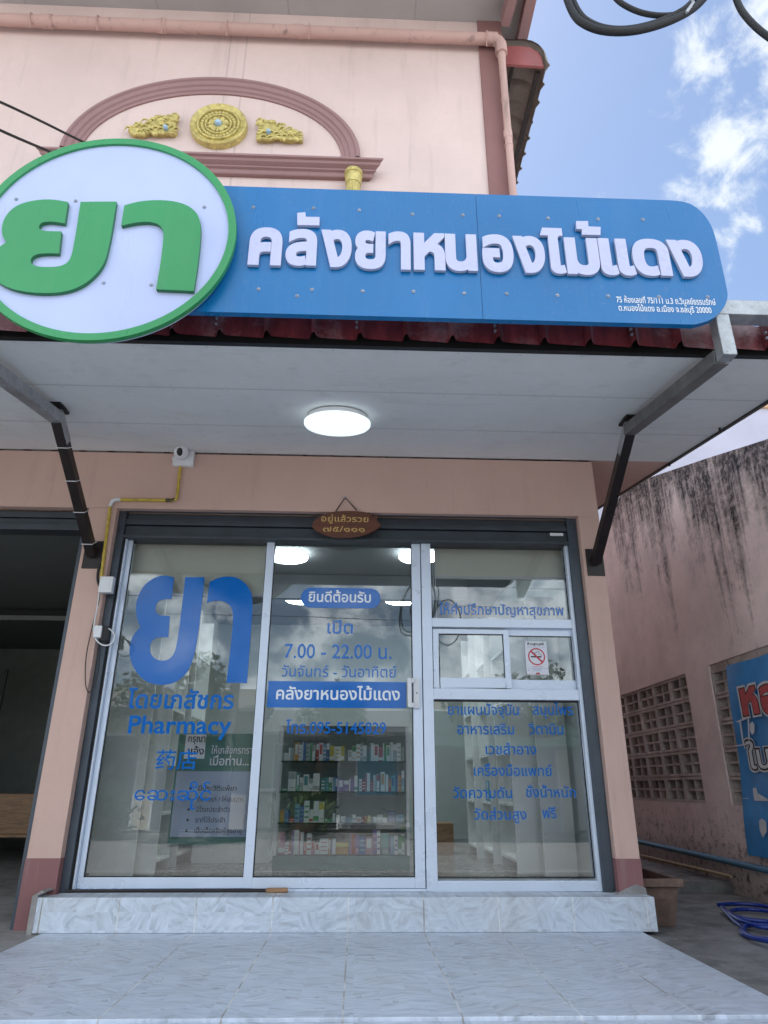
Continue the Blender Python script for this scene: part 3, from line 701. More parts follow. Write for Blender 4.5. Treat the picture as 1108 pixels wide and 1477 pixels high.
cv = lambda a, b: (100+a/3.693, 760+b/3.693)
yo = [(558,270,'c'),(515,258),(470,263),(420,290),(385,330),(362,380),(353,430),(360,490),(378,535,'c'),(340,575),(322,625),(320,690),(340,745),(375,800),(430,835),(500,844),(570,828),(622,785),(656,720),(680,620),(696,500),(721,268,'c'),(618,268,'c'),(603,400),(583,560),(570,640),(552,690),(518,712),(475,712),(440,690),(428,655),(435,612),(462,590),(495,587),(528,588,'c'),(536,474,'c'),(485,473),(460,455),(458,422),(474,395),(505,385),(545,383,'c')]
yaa = [(733,404,'c'),(748,293,'c'),(800,268),(855,262),(905,274),(950,312),(974,360),(977,430),(965,600),(947,832,'c'),(837,830,'c'),(860,640),(872,500),(870,440),(848,408),(810,392),(768,394)]
traced(yo, cv, VY, .0008, ['vinyl'], D1, 'large_letter'); traced(yaa, cv, VY, .0008, ['vinyl'], D1, 'large_letter')
vline(D1, 'โดยเภสัชกร', 182.5, 336.5, (1021, 1022), 19, .022)
vline(D1, 'Pharmacy', 184, 333, (1057.5, 1058), 20, .018)
vline(D1, '药店', 224, 283, (1107, 1108), 17, .006)
vline(D1, 'ေဆးဆိုင်', 193, 304, (1154, 1155), 15, .004)
pill = at(434, 861, y=VY); pr_ = at(549, 863, y=VY); zz = (at(490, 848, y=VY).z+at(490, 877, y=VY).z)/2; rr_ = abs(at(490, 848, y=VY).z-at(490, 877, y=VY).z)/2
pp = [(pill.x+rr_-rr_*math.sin(R(t)), zz+rr_*math.cos(R(t))) for t in range(0, 181, 15)]+[(pr_.x-rr_+rr_*math.sin(R(t)), zz-rr_*math.cos(R(t))) for t in range(0, 181, 15)]
m = MB(); m.prism([(a, VY+.0006, b) for a, b in pp], (0, .0006, 0)); m.build('welcome_label', 'vinyl', D2)
vline(D2, 'ยินดีต้อนรับ', 445, 535, (868, 868.5), 11, .016, 'vinylw')
vline(D2, 'เปิด', 472, 509, (913, 914), 14, .016)
vline(D2, '7.00 - 22.00 น.', 410, 565, (949, 950), 16, .008)
vline(D2, 'วันจันทร์ - วันอาทิตย์', 406, 572, (976, 977), 12, .004)
b_ = rect(386, 983, 586, 1021, VY); m = MB(); m.box(b_[0], b_[1], VY+.0006, VY+.0012, b_[2], b_[3]); m.build('name_label', 'vinyl', D2)
vline(D2, 'คลังยาหนองไม้แดง', 398, 577, (1008.5, 1009.5), 13, .018, 'vinylw')
vline(D2, 'โทร.095-5145829', 412, 557, (1057.5, 1058.5), 13, .012)
vline(W, 'ให้คำปรึกษาปัญหาสุขภาพ', 634, 814, (886, 887), 11, .014)
for s, x0, x1, py in (('ยาแผนปัจจุบัน', 646, 749, 1031), ('สมุนไพร', 769, 827, 1031), ('อาหารเสริม', 660, 742, 1059), ('วิตามิน', 763, 813, 1059), ('เวชสำอาง', 701, 774, 1088), ('เครื่องมือแพทย์', 684, 797, 1119), ('วัดความดัน', 654, 739, 1151), ('ชั่งน้ำหนัก', 759, 831, 1150), ('วัดส่วนสูง', 684, 760, 1182), ('ฟรี', 783, 803, 1180)):
    vline(W, s, x0, x1, py, 11.5, .010)
# poster fixed behind the left-hand glass
PY = .30
pst = at(310, 1217, y=PY)
poster = thing('poster', (pst.x, PY, pst.z), 'green edged paper notice in Thai with five bullet lines, behind the left glass door', 'poster')
pc = lambda a, b: (230+a/6.424, 1050+b/6.424)
def pq(pts, y=PY): return [at(*pc(a, b), y=y) for a, b in pts]
TL, TR, BL, BR = pq([(185, 50), (945, 60), (105, 1078), (930, 1078)])
m = MB(); m.prism([(TL.x, PY, TL.z), (TR.x, PY, TL.z), (TR.x, PY, BL.z), (TL.x, PY, BL.z)], (0, .003, 0)); m.build('sheet', 'posterg', poster)
a, b, c, d = pq([(250, 60), (438, 60), (420, 285), (240, 285)]); MB().box(a.x, b.x, PY-.004, PY-.002, c.z, a.z).build('title_panel', 'paper', poster)
a, b = pq([(150, 400), (885, 1010)]); MB().box(TL.x+.012, b.x, PY-.004, PY-.002, b.z, a.z).build('text_panel', 'bluegrey', poster)
def pl_(s, x0, x1, pb, h, bold, mat, name='text_line'):
    A, B = pq([(x0, pb), (x1, pb)], PY-.006); A.z = B.z = (A.z+B.z)/2; H = abs(pq([(x0, pb-h)], PY-.006)[0].z-A.z); m = MB(); lettering(m, s, A, B, H, bold); m.build(name, mat, poster)
pl_('กรุณา', 265, 425, 128, 48, .015, 'ink'); pl_('แจ้ง', 262, 410, 245, 52, .02, 'ink')
pl_('ให้เภสัชกรทราบ', 478, 900, 238, 52, .008, 'paper'); pl_('เมื่อท่าน...', 465, 828, 345, 62, .015, 'paper')
for s, x0, x1, pb in (('มีประวัติแพ้ยา', 360, 715, 582), ('ตั้งครรภ์ / ให้นมบุตร', 350, 782, 682), ('มีโรคประจำตัว', 342, 650, 778), ('ยาที่ใช้ประจำ', 332, 606, 875), ('เป็นเด็กหรือผู้สูงอายุ', 322, 760, 975)):
    pl_(s, x0, x1, pb, 36, .006, 'ink'); q = pq([(x0-72, pb-22)], PY-.006)[0]; MB().lathe([(.0001, 0), (.008, 0)], (q.x, PY-.006, q.z), 'y', 12).build('bullet', 'ink', poster)
# small category label on the case
# no smoking notice on the slider pane
ns = thing('no_smoking_notice', (at(773, 978, y=.136).x, .136, at(773, 978, y=.136).z), 'small white no smoking notice stuck on the sliding window pane', 'notice')
nc = lambda a, b: (740+a/12.31, 900+b/12.31)
def nq(a, b, y=.1385): return at(*nc(a, b), y=y)
TL, BR = nq(225, 305), nq(635, 910); cx0, cx1 = nq(225, 600).x, nq(615, 600).x
MB().box(cx0, cx1, .1385, .1392, BR.z, TL.z).build('sheet', 'paper', ns)
c = nq(420, 580, .137); r = (nq(572, 580, .137).x-nq(272, 580, .137).x)/2
m = MB(); m.lathe([(r, 0), (r*.86, 0)], (c.x, .137, c.z), 'y', 40); 
dd = Vector((1, 0, -1)).normalized(); m.add([c+dd*r*.9+Vector((.003,0,.003))*1.4-Vector((0,.0003,0)), c+dd*r*.9-Vector((.003,0,.003))*1.4-Vector((0,.0003,0)), c-dd*r*.9-Vector((.003,0,.003))*1.4-Vector((0,.0003,0)), c-dd*r*.9+Vector((.003,0,.003))*1.4-Vector((0,.0003,0))], [(0,1,2,3)])
m.build('prohibition_ring', 'red', ns)
m = MB(); m.box(c.x-r*.68, c.x+r*.55, .1374, .1376, c.z-r*.10, c.z+r*.06); 
m.tube([(c.x+r*.6, .1374, c.z), (c.x+r*.55, .1374, c.z+r*.25), (c.x+r*.3, .1374, c.z+r*.35), (c.x+r*.35, .1374, c.z+r*.6), (c.x, .1374, c.z+r*.55), (c.x-r*.1, .1374, c.z+r*.3), (c.x-r*.25, .1374, c.z+r*.5)], .0016, 5); m.build('cigarette_symbol', 'ink', ns)
def nl(s, x0, x1, pb, h, mat, bold=.01):
    A, B = nq(x0, pb, .137), nq(x1, pb, .137); A.z = B.z = (A.z+B.z)/2; m = MB(); lettering(m, s, A, B, abs(nq(x0, pb-h, .137).z-A.z), bold); m.build('text_line', mat, ns)
nl('ห้ามสูบบุหรี่', 255, 548, 375, 34, 'ink', .02); 
nl('เขตปลอดบุหรี่', 355, 525, 765, 14, 'red'); 
m = MB()
for pb, a_, b_ in ((408, 250, 570), (785, 275, 630), (800, 340, 520), (815, 340, 520), (830, 350, 500)): q0, q1 = nq(a_, pb, .137), nq(b_, pb, .137); m.box(q0.x, q1.x, .1374, .1378, q0.z-.001, q0.z+.001)
q = nq(280, 820, .137); m.lathe([(.0001, 0), (.004, 0)], (q.x, .1374, q.z), 'y', 10); m.build('small_print', 'bluegrey', ns)
m = MB(); q0, q1 = nq(250, 893, .137), nq(630, 893, .137); m.box(q0.x, q1.x-.004, .1374, .1378, q0.z-.0008, q0.z+.0008); q0, q1 = nq(412, 893, .137), nq(478, 865, .137); m.box(q0.x, q1.x, .137, .1373, q0.z, q1.z); m.build('footer_mark', 'redp', ns)

# ================================================================ SIGNS
SY = -2.085
c3 = lambda a, b: (a/3.078, 200+b/3.078)
c4 = lambda a, b: (300+a/2.638, 250+b/2.638)
c5 = lambda a, b: (680+a/2.589, 250+b/2.589)
CX0, CZ0, CR = -1.19, 3.095, .590
sg = thing('shop_sign', (.3, SY, 2.72), 'long blue pharmacy signboard with raised white Thai letters and rounded right end', 'shop sign')
zt = (at(500, 273.5, y=SY).z+at(900, 287, y=SY).z)/2; zbm = (at(400, 455, y=SY).z+at(700, 460, y=SY).z+at(960, 464.5, y=SY).z)/3
seam = at(691.5, 370, y=SY).x
m = MB(); xl = at(322, 268, y=SY).x
m.prism([(xl, SY, zt), (seam-.001, SY, zt), (seam-.001, SY, zbm), (xl-.55, SY, zbm), (xl-.55, SY, zbm+.3), (xl-.04, SY, zt-.06)], (0, .03, 0), 0, 1)
m.build('board', ['blue', 'blue'], sg)
rp = [c5(740, 97), c5(790, 101), c5(830, 115), c5(870, 150), c5(898, 195), c5(912, 240), c5(930, 320), c5(952, 420), c5(956, 450), c5(945, 485), c5(920, 515), c5(880, 540), c5(830, 552)]
for _ in range(2):
    Q = [rp[0]]
    for a, b in zip(rp, rp[1:]): Q += [(a[0]*.75+b[0]*.25, a[1]*.75+b[1]*.25), (a[0]*.25+b[0]*.75, a[1]*.25+b[1]*.75)]
    rp = Q+[rp[-1]]
rp = [at(a, b, y=SY) for a, b in rp]; z_lo, z_hi = rp[-1].z, rp[0].z
for p in rp: p.z = zbm+(p.z-z_lo)*(zt-zbm)/(z_hi-z_lo)
rp = [(p.x, SY, p.z) for p in rp]; rp[0] = (rp[0][0], SY, zt); rp[-1] = (rp[-1][0], SY, zbm)
m = MB(); m.prism([(seam+.001, SY, zt)]+rp+[(seam+.001, SY, zbm)], (0, .03, 0), 0, 1); m.build('board', ['blue', 'blue'], sg)
# steel frame behind
m = MB(); rx = max(p[0] for p in rp)-.16
for z_ in (zbm+.10, zt-.10): m.bar((xl-.3, SY+.06, z_), (rx, SY+.06, z_), .04, .04)
for i in range(6): xx = xl-.2+(rx-xl+.1)*i/5; m.bar((xx, SY+.10, zbm+.16), (xx, SY+.10, zt-.06), .035, .035, up=(1,0,0))
m.build('frame', 'zinc', sg)
LY = SY-.020
def letter(body, x0, x1, yt, yb, conv, bold=.044, mats=('letterw', 'letteredge'), parent=sg):
    A, B = at(*conv(x0, yb), y=LY), at(*conv(x1, yb), y=LY); T = at(*conv((x0+x1)/2, yt), y=LY)
    m = MB(); lettering(m, body, (A.x, LY, 0), (B.x, LY, 0), 1, bold, .016, 0, 1, fit=(A.z, T.z)); return m.build('letter', list(mats), parent)
for ch, x0, x1, t, b, cv_ in (('ค',150,277,205,347,c4),('ล',292,411,211,350,c4),('ง',425,545,214,355,c4),('ย',558,676,218,362,c4),('า',687,772,221,364,c4),('ห',784,905,227,366,c4),('น',906,1028,231,370,c4),
        ('อ',45,163,228,367,c5),('ง',164,282,234,370,c5),('ไ',271,358,204,373,c5),('ม',361,487,241,377,c5),('แ',490,620,244,379,c5),('ด',614,754,245,381,c5),('ง',752,877,249,384,c5)):
    letter(ch, x0, x1, t, b, cv_)
for pts, cv_ in (([(340,150),(371,148),(372,165),(425,166),(424,198),(340,196)], c4), ([(391,178),(436,178),(437,198),(483,200),(482,230),(413,229),(413,208),(392,207)], c5)):
    m = MB(); m.prism([at(*cv_(a, b), y=LY) for a, b in pts], (0, .016, 0), 0, 1); m.build('letter', ['letterw', 'letteredge'], sg)
def sline(s, x0, x1, pb, pb2, cap):
    A, B = at(x0, pb, y=SY-.002), at(x1, pb2, y=SY-.002); A.z = B.z = (A.z+B.z)/2; m = MB(); lettering(m, s, A, B, abs(at((x0+x1)/2, pb-cap, y=SY).z-at((x0+x1)/2, pb, y=SY).z), .012); m.build('address_line', 'vinylw', sg)
sline('75 ห้องเลขที่ 75/111 ม.3 ถ.วิบูลย์ธรรมรักษ์', 890, 1033, 436.5, 439.5, 6.5)
sline('ต.หนองไม้แดง อ.เมือง จ.ชลบุรี 20000', 893, 1027, 448.5, 451, 6.5)
scr = None
def screw(p, parent):
    return MB().lathe([(.0001, -.008), (.005, -.007), (.006, -.003), (.009, -.002), (.009, .001)], (p.x, p.y, p.z), 'y', 12).build('screw', 'screwm', parent, smooth=True)
for (a, b), cv_ in [(q, c4) for q in ((173,130),(402,133),(576,141),(778,156),(970,160),(193,441),(396,443),(589,449),(782,450),(975,457),(340,467))]+[(q, c5) for q in ((103,160),(286,168),(472,172),(640,174),(132,450),(321,456),(510,459),(700,462),(882,462))]:
    screw(at(*cv_(a, b), y=SY), sg)

rs = thing('round_sign', (CX0, SY-.04, CZ0-CR), 'round white sign with a green rim and two big green Thai letters', 'round sign')
RY = SY-.045
m = MB(); m.lathe([(.0001, 0), (CR*.942, 0), (CR*.942, .02)], (CX0, RY, CZ0), 'y', 96); m.build('disc', 'disc', rs)
m = MB(); m.lathe([(CR*.94, .02), (CR*.94, -.012), (CR, -.012), (CR, .012), (CR*.99, .02)], (CX0, RY, CZ0), 'y', 128); m.build('rim', 'green', rs)
m = MB(); m.lathe([(.0001, .036), (CR*.975, .036), (CR*.975, .0201), (.0001, .0201)], (CX0, RY, CZ0), 'y', 128); m.build('backing', 'letterw', rs)
yo2 = [(302,281,'c'),(255,272),(200,268),(130,277),(75,295),(35,328),(12,370),(7,410),(14,440),(30,458,'c'),(-8,484),(-48,520),(-62,570),(-30,622),(30,660),(110,680),(210,687),(300,678),(370,650),(425,605),(465,550),(483,480),(500,390),(517,279,'c'),(358,280,'c'),(345,370),(330,460),(318,520),(300,552),(262,568),(200,570),(155,566),(135,550),(138,528),(162,512),(205,508),(262,509,'c'),(272,411,'c'),(205,411),(176,404),(172,388),(185,371),(225,366),(288,376,'c')]
ya2 = [(538,386,'c'),(552,296,'c'),(610,279),(690,271),(770,276),(835,295),(878,332),(893,385),(888,470),(878,560),(860,676,'c'),(693,668,'c'),(712,560),(726,450),(726,405),(705,378),(660,367),(600,372)]
for o_ in (yo2, ya2):
    P_ = [at(*c3(a, b), y=RY-.02) for a, b in smoothpoly(o_, 3)]; m = MB(); m.prism(P_, (0, .02, 0), 0, 1); m.build('letter', ['green', 'greenedge'], rs)
for a, b in ((73,270),(337,278),(908,305),(461,641),(672,650),(910,663)): screw(at(*c3(a, b), y=RY), rs)

# ================================================================ BRACKETS
BZ0, BZ1 = at(1085, 453.5, y=-2.04).z, at(1085, 433, y=-2.04).z
def bracket(x, label, tip, ties):
    # strut foot, elbow under the ceiling, arm tip, post
    zf = 2.245; el_ = (x, -.90, sof(-.90)-.045); tp = (x, -1.965, 2.625)
    t = thing('sign_bracket', (x, 0, zf-.1), label, 'bracket', 'steel brackets carrying the signs')
    m = MB(); m.box(x-.062, x+.062, -.008, 0, zf-.10, zf+.10); m.build('wall_plate', 'strut', t, bevel=.002)
    st = MB().bar((x, -.02, zf), (el_[0], el_[1]+.02, el_[2]-.02), .062, .062, up=(1,0,0)).build('strut', 'strut', t, bevel=.004)
    d = (Vector(el_)-Vector((x, -.02, zf))).normalized(); e = Vector(el_)
    m = MB(); m.bar(e-d*.20, e+d*.02, .067, .067, up=(1,0,0)); m.build('silver_sleeve', 'zinc', t, bevel=.004)
    m = MB(); m.bar((x, -.87, el_[2]-.02), tp, .07, .07, up=(1,0,0)); m.build('arm', tip, t, bevel=.004)
    m = MB(); m.box(x-.033, x+.033, -2.04, -1.975, at(1060, 511, y=-2.04).z, BZ0-.001); m.build('post', 'zinc', t, bevel=.005)
    m = MB(); m.box(x-.05, x+.05, -.98, -.84, sof(-.9)-.022, sof(-.9)-.006); m.build('top_plate', 'strut', t)
    for k in ties:
        c = Vector((x, -.02, zf))+d*k; m = MB(); r_ = .036; n1 = Vector((1,0,0)); n2 = d.cross(n1)
        m.tube([c+n1*r_+n2*r_, c-n1*r_+n2*r_, c-n1*r_-n2*r_+d*.03, c+n1*r_-n2*r_+d*.03], .0028, 5, closed=True); m.build('cable_tie', 'white', t)
    return t
bracket(1.668, 'right hand steel bracket with black strut and bare silver arm', 'zinc_dark', [])
bracket(-1.868, 'left hand steel bracket with cable ties round its dark strut', 'zinc', [.08, .34, .58, .82])
bm_ = at(1080, 438, y=-2.12); bm2 = at(1080, 455, y=-2.12)
m = MB(); m.box(1.25, 4.5, -2.04, -1.955, BZ0, BZ1); b_o = m.build('steel_beam', 'zinc', bevel=.004); recentre(b_o, (1.7, -2.08, 2.824)); tag(b_o, 'horizontal galvanised box beam running out behind the blue sign to the right', 'beam')

# ================================================================ LAMPS
def lamp(name_, x, y, z, r, em, label, group=None, nrm=None):
    t = thing('ceiling_light', (x, y, z), label, 'ceiling light', group)
    m = MB(); m.lathe([(r*.90, .0), (r*.92, -.028), (.0001, -.028)], (x, y, z), 'z', 48); a_ = m.build('base', 'white', t, smooth=True)
    m = MB(); m.lathe([(r*.93, -.028), (r, -.036), (r*1.0, -.052), (r*.97, -.06), (.0001, -.068)], (x, y, z), 'z', 64); b_ = m.build('diffuser', em, t, smooth=True)
    return t
q = at(487, 600, k=(K, Z0)); rl = (at(534, 605, k=(K, Z0)).x-at(440, 605, k=(K, Z0)).x)/2
lt = lamp('', q.x, q.y, q.z-.008, rl, 'lamp', 'round white lamp glowing on the grey canopy ceiling above the doorway'); lt.rotation_euler = (math.atan(K), 0, 0)
# faint scuffs on the canopy ceiling
CZ = 2.78
for (x, y), lb in (((-.68, 1.48), 'lit round lamp on the indoor ceiling, nearest the glass on the left'), ((.535, 1.42), 'lit round lamp on the indoor ceiling, nearest the glass beside the door post'), ((-.67, 3.05), 'lit round lamp on the indoor ceiling, deeper inside on the left'), ((.47, 3.02), 'lit round lamp on the indoor ceiling, deeper inside on the right')):
    lamp('', x, y, CZ, .185, 'lampin', lb, 'round lamps on the indoor ceiling')

# ================================================================ SECURITY CAMERA, CONDUIT, BOXES
c3b = lambda a, b: (130+a/4.344, 620+b/4.344)
def q3(a, b, y=-.02): return at(*c3b(a, b), y=y)
sc1, sc2 = q3(528, 165), q3(648, 232)
cm = thing('security_camera', (sc2.x-.05, 0, sc2.z), 'white dome security camera above the left of the shutter', 'security camera')
m = MB(); m.box(sc1.x, sc2.x, -.045, 0, sc2.z, sc2.z+.12); m.build('base', 'white', cm, bevel=.008)
hc = q3(572, 138, -.09); MB().sphere((hc.x, -.085, hc.z), .055, 14).build('head', 'white', cm, smooth=True)
le = (Vector(CAM)-Vector((hc.x, -.085, hc.z))).normalized()
m = MB(); m.sphere((hc.x-.0, -.085-.028, hc.z-.012), .034, 10, sx=.8); m.build('lens', 'ink', cm, smooth=True)
m = MB(); m.tube([q3(520, 200), q3(515, 175), q3(530, 160), q3(545, 170)], .004, 6); m.build('aerial', 'white', cm)
yc = thing('cable_conduit', (q3(70, 925).x, 0, q3(70, 925).z), 'yellow conduit with a white elbow running from the camera round the shutter corner', 'conduit')
m = MB(); m.tube([q3(566, 232), q3(545, 420), q3(538, 436), q3(520, 442), q3(480, 442)], .011, 10); m.build('pipe', 'yellow', yc, smooth=True)
m = MB(); m.tube([q3(478, 442), q3(190, 438)], .012, 10); m.build('pipe', 'yellow', yc, smooth=True)
m = MB(); m.tube([q3(192, 437), q3(160, 437), q3(140, 447), q3(130, 465), q3(127, 482)], .014, 10); m.build('elbow', 'white', yc, smooth=True)
m = MB(); m.tube([q3(127, 480), q3(98, 700), q3(70, 925)], .011, 10); m.build('pipe', 'yellow', yc, smooth=True)
m = MB()
for i in range(7): p = q3(478+i*8, 442-(0 if i < 5 else (i-4)*2)); m.tube([p-Vector((.003,0,0)), p+Vector((.003,0,0))], .0135, 8)
m.build('tape', 'ink', yc)
jb = thing('junction_box', (q3(105, 1030).x, 0, q3(105, 1030).z), 'white junction box under the yellow conduit', 'junction box', 'white boxes on the left pillar')
a, b = q3(80, 930, -.0), q3(132, 1030, -.0); m = MB(); m.box(a.x, a.x+.09, -.05, 0, b.z, a.z); m.build('body', 'white', jb, bevel=.005); MB().box(a.x+.012, a.x+.072, -.053, -.05, b.z+.018, a.z-.018).build('cover', 'white', jb, bevel=.001)
jb = thing('junction_box', (q3(45, 1305).x, 0, q3(45, 1305).z), 'lower small white power adapter with loose leads beside the dark shutter rail', 'junction box', 'white boxes on the left pillar')
a, b = q3(32, 1230), q3(70, 1305); m = MB(); m.box(a.x+.005, a.x+.055, -.045, 0, b.z, a.z); m.build('body', 'white', jb, bevel=.004); m = MB(); m.box(a.x+.056, a.x+.098, -.035, 0, b.z-.02, a.z+.0); m.build('plug', 'ink', jb, bevel=.004)
def cable(pts, r, mat, label, cat='cable', name='cable', y=-.02, it=3):
    P_ = [Vector(p) for p in pts]
    for _ in range(it):
        Q = [P_[0]]
        for a_, b_ in zip(P_, P_[1:]): Q += [a_*.75+b_*.25, a_*.25+b_*.75]
        P_ = Q+[P_[-1]]
    o = MB().tube(P_, r, 8).build(name, mat, smooth=True); lo = min(P_, key=lambda v: v.z); recentre(o, lo); return tag(o, label, cat)
cable([q3(75, 800), q3(52, 870), q3(45, 940), q3(62, 985), q3(78, 985)], .009, 'rubber', 'short thick black lead curving from the bracket plate to the junction box')
cable([q3(66, 930), q3(62, 1050), q3(35, 1150), q3(8, 1260), q3(-28, 1420), q3(-32, 1600), q3(-5, 1660), q3(30, 1600), q3(60, 1480), q3(62, 1310)], .0035, 'rubber', 'thin black lead hanging in a long loop down the left pillar')
cable([q3(62, 985), q3(45, 1120), q3(20, 1230), q3(28, 1310), q3(80, 1355, -.06), q3(135, 1345, -.07), q3(158, 1300, -.07), q3(140, 1260, -.06), q3(110, 1240), q3(75, 1235)], .0048, 'white', 'white lead curling in a loop over the shutter rail')
cable([q3(75, 1228), q3(110, 1235), q3(140, 1260), q3(150, 1290, -.04)], .005, 'rubber', 'short black lead from the power adapter bending towards the glass')

# ---------------------------------------------------------------- carved wooden name board
def wq(a, b, y=.0): return at(420+a/6.925, 700+b/6.925, y=y)
wy = -.012
c = wq(540, 385, wy); wb = thing('wooden_name_board', (c.x, wy, wq(540, 520, wy).z), 'oval carved wooden board with gold Thai writing hung over the shutter box', 'name board')
out = [(205,405),(225,355),(290,305),(380,270),(500,255),(640,255),(760,272),(830,310),(850,345),(905,395),(870,430),(800,470),(720,500),(600,520),(480,522),(370,505),(280,470),(225,435)]
m = MB(); m.prism([wq(a, b, wy) for a, b in smoothpoly(out, 2)], (0, .022, 0)); m.build('board', 'woodsign', wb, bevel=.003)
m = MB(); m.prism([wq(a, b, wy+.004) for a, b in smoothpoly([(820,300),(870,300),(850,350),(900,400),(860,440),(800,470),(815,390)], 2)], (0, .022, 0)); m.build('leaf_end', 'woodsign', wb)
m = MB(); m.tube([wq(445, 262, wy), wq(540, 122, wy), wq(655, 250, wy)], .0045, 6); m.build('cord', 'strut', wb); m = MB(); p = wq(540, 122, wy); m.lathe([(.0001, -.012), (.007, -.01), (.007, .012)], (p.x, wy, p.z), 'y', 8); m.build('nail', 'screwm', wb)
for s, x0, x1, pb, H, xs_ in (('อยู่แล้วรวย', 300, 772, 362, 46, 0), ('๗๕/๑๑๑', 318, 735, 462, 44, 0)):
    A, B = wq(x0, pb, wy-.004), wq(x1, pb, wy-.004); A.z = B.z = (A.z+B.z)/2; m = MB(); lettering(m, s, A, B, abs(wq(x0, pb-H, wy).z-A.z), .006, .004); m.build('lettering', 'carve', wb)

# ---------------------------------------------------------------- shutter pole lying on the step
a, b, c = at(100, 1283.5, y=.04), at(386, 1281, y=.04), at(415, 1281.5, y=.04); zz = .1765
t = thing('hook_pole', ((a.x+c.x)/2, .05, .1635), 'thin steel hook pole with a wooden grip lying on the door step', 'pole')
m = MB(); m.tube([(a.x, .035, zz), (b.x, .05, zz)], .0095, 10); m.build('rod', 'strut', t, smooth=True)
m = MB(); m.tube([(b.x-.01, .05, zz), (b.x, .05, zz), (c.x-.01, .052, zz), (c.x, .052, zz)], [.011, .0145, .015, .012], 12); m.build('handle', 'woodlt', t, smooth=True)
m = MB(); m.tube([(a.x, .035, zz), (a.x-.012, .034, zz+.002), (a.x-.016, .034, zz+.012)], .006, 6); m.build('hook', 'strut', t)

# ================================================================ SHOP INTERIOR
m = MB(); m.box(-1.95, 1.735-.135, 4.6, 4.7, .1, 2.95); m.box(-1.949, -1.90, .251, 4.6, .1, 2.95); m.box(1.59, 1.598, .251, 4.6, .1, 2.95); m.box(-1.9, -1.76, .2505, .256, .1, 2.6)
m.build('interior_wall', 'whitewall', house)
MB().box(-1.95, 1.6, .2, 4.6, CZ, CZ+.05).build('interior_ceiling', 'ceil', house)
MB().box(-1.9, 1.59, .20, 4.6, .10, .1645).build('interior_floor', 'floorin', house)
m = MB(); m.box(-1.0, 1.1, 2.2, 2.30, CZ-.25, CZ-.001); m.build('ceiling_beam', 'ceil', house)
def blind(x0, x1, zb, label):
    t = thing('roller_blind', ((x0+x1)/2, .24, zb), label, 'blind', 'cream roller blinds')
    m = MB(); n = 16; vs = []
    m.box(x0, x1, .238, .2395, zb+.02, 2.60); m.build('fabric', 'blind', t)
    MB().box(x0, x1, .228, .25, zb, zb+.024).build('bottom_bar', 'white', t, bevel=.004)
    MB().tube([(x0, .24, 2.6), (x1, .24, 2.6)], .03, 14).build('tube', 'white', t, smooth=True)
    m = MB(); xx = x0-.012; m.tube([(xx, .235, 2.58), (xx, .235, 1.5), (xx+.008, .235, 1.48), (xx+.016, .235, 1.5), (xx+.016, .235, 2.58)], .0025, 5); m.build('pull_cord', 'white', t)
blind(at(186, 850, y=.24).x, at(382, 857, y=.24).x, at(280, 860, y=.24).z, 'cream roller blind half down behind the left pane')
blind(at(627, 830, y=.24).x, at(813, 834, y=.24).x, at(720, 836, y=.24).z, 'cream roller blind at the top of the right hand window')

# showcase full of medicine
SX0, SX1, SYF, SYB = -.635, .412, 1.235, 1.56
zsh = [.268, .492, .718, .945]
cs = thing('glass_showcase', ((SX0+SX1)/2, SYF, .165), 'glass fronted medicine showcase on a teal plinth behind the middle door', 'showcase')
MB().box(SX0, SX1, SYF, SYB, .165, .262).build('plinth', 'teal', cs, bevel=.003)
m = MB(); m.box(SX0, SX1, SYB-.008, SYB, .262, 1.22); m.build('back', 'backing', cs)
for x in (SX0, SX1-.022): MB().box(x, x+.022, SYF, SYF+.022, .262, 1.22).build('post', 'white', cs)
m = MB(); m.box(SX0, SX1, SYF, SYB-.009, 1.20, 1.212); m.build('top', 'caseglass', cs)
MB().box(SX0+.023, SX1-.023, SYF+.005, SYF+.009, .262, 1.2).build('front_glass', 'caseglass', cs)
for z_ in [.262]+zsh[1:]:
    MB().box(SX0+.023, SX1-.023, SYF+.012, SYB-.01, z_-.012, z_).build('shelf', 'shelfglass', cs)
A, B = at(424, 1070, y=SYF+.003), at(471, 1070, y=SYF+.003); A.z = B.z = A.z-.002; m = MB(); lettering(m, 'ระบบผิวหนัง', A, B, .014, .01); m.build('shelf_label', 'ink', cs)
ORD = ['first','second','third','fourth','fifth','sixth','seventh','eighth','ninth','tenth','eleventh','twelfth','thirteenth','fourteenth','fifteenth','sixteenth','seventeenth','eighteenth','nineteenth','twentieth','twenty-first','twenty-second','twenty-third','twenty-fourth','twenty-fifth','twenty-sixth','twenty-seventh','twenty-eighth','twenty-ninth','thirtieth','thirty-first','thirty-second','thirty-third','thirty-fourth','thirty-fifth','thirty-sixth','thirty-seventh','thirty-eighth','thirty-ninth','fortieth']
CN = dict(w='white', r='red', b='blue', s='pale blue', g='green', y='yellow', p='purple', k='pink', o='orange', t='teal', n='navy', e='grey')
rnd = random.Random(11)
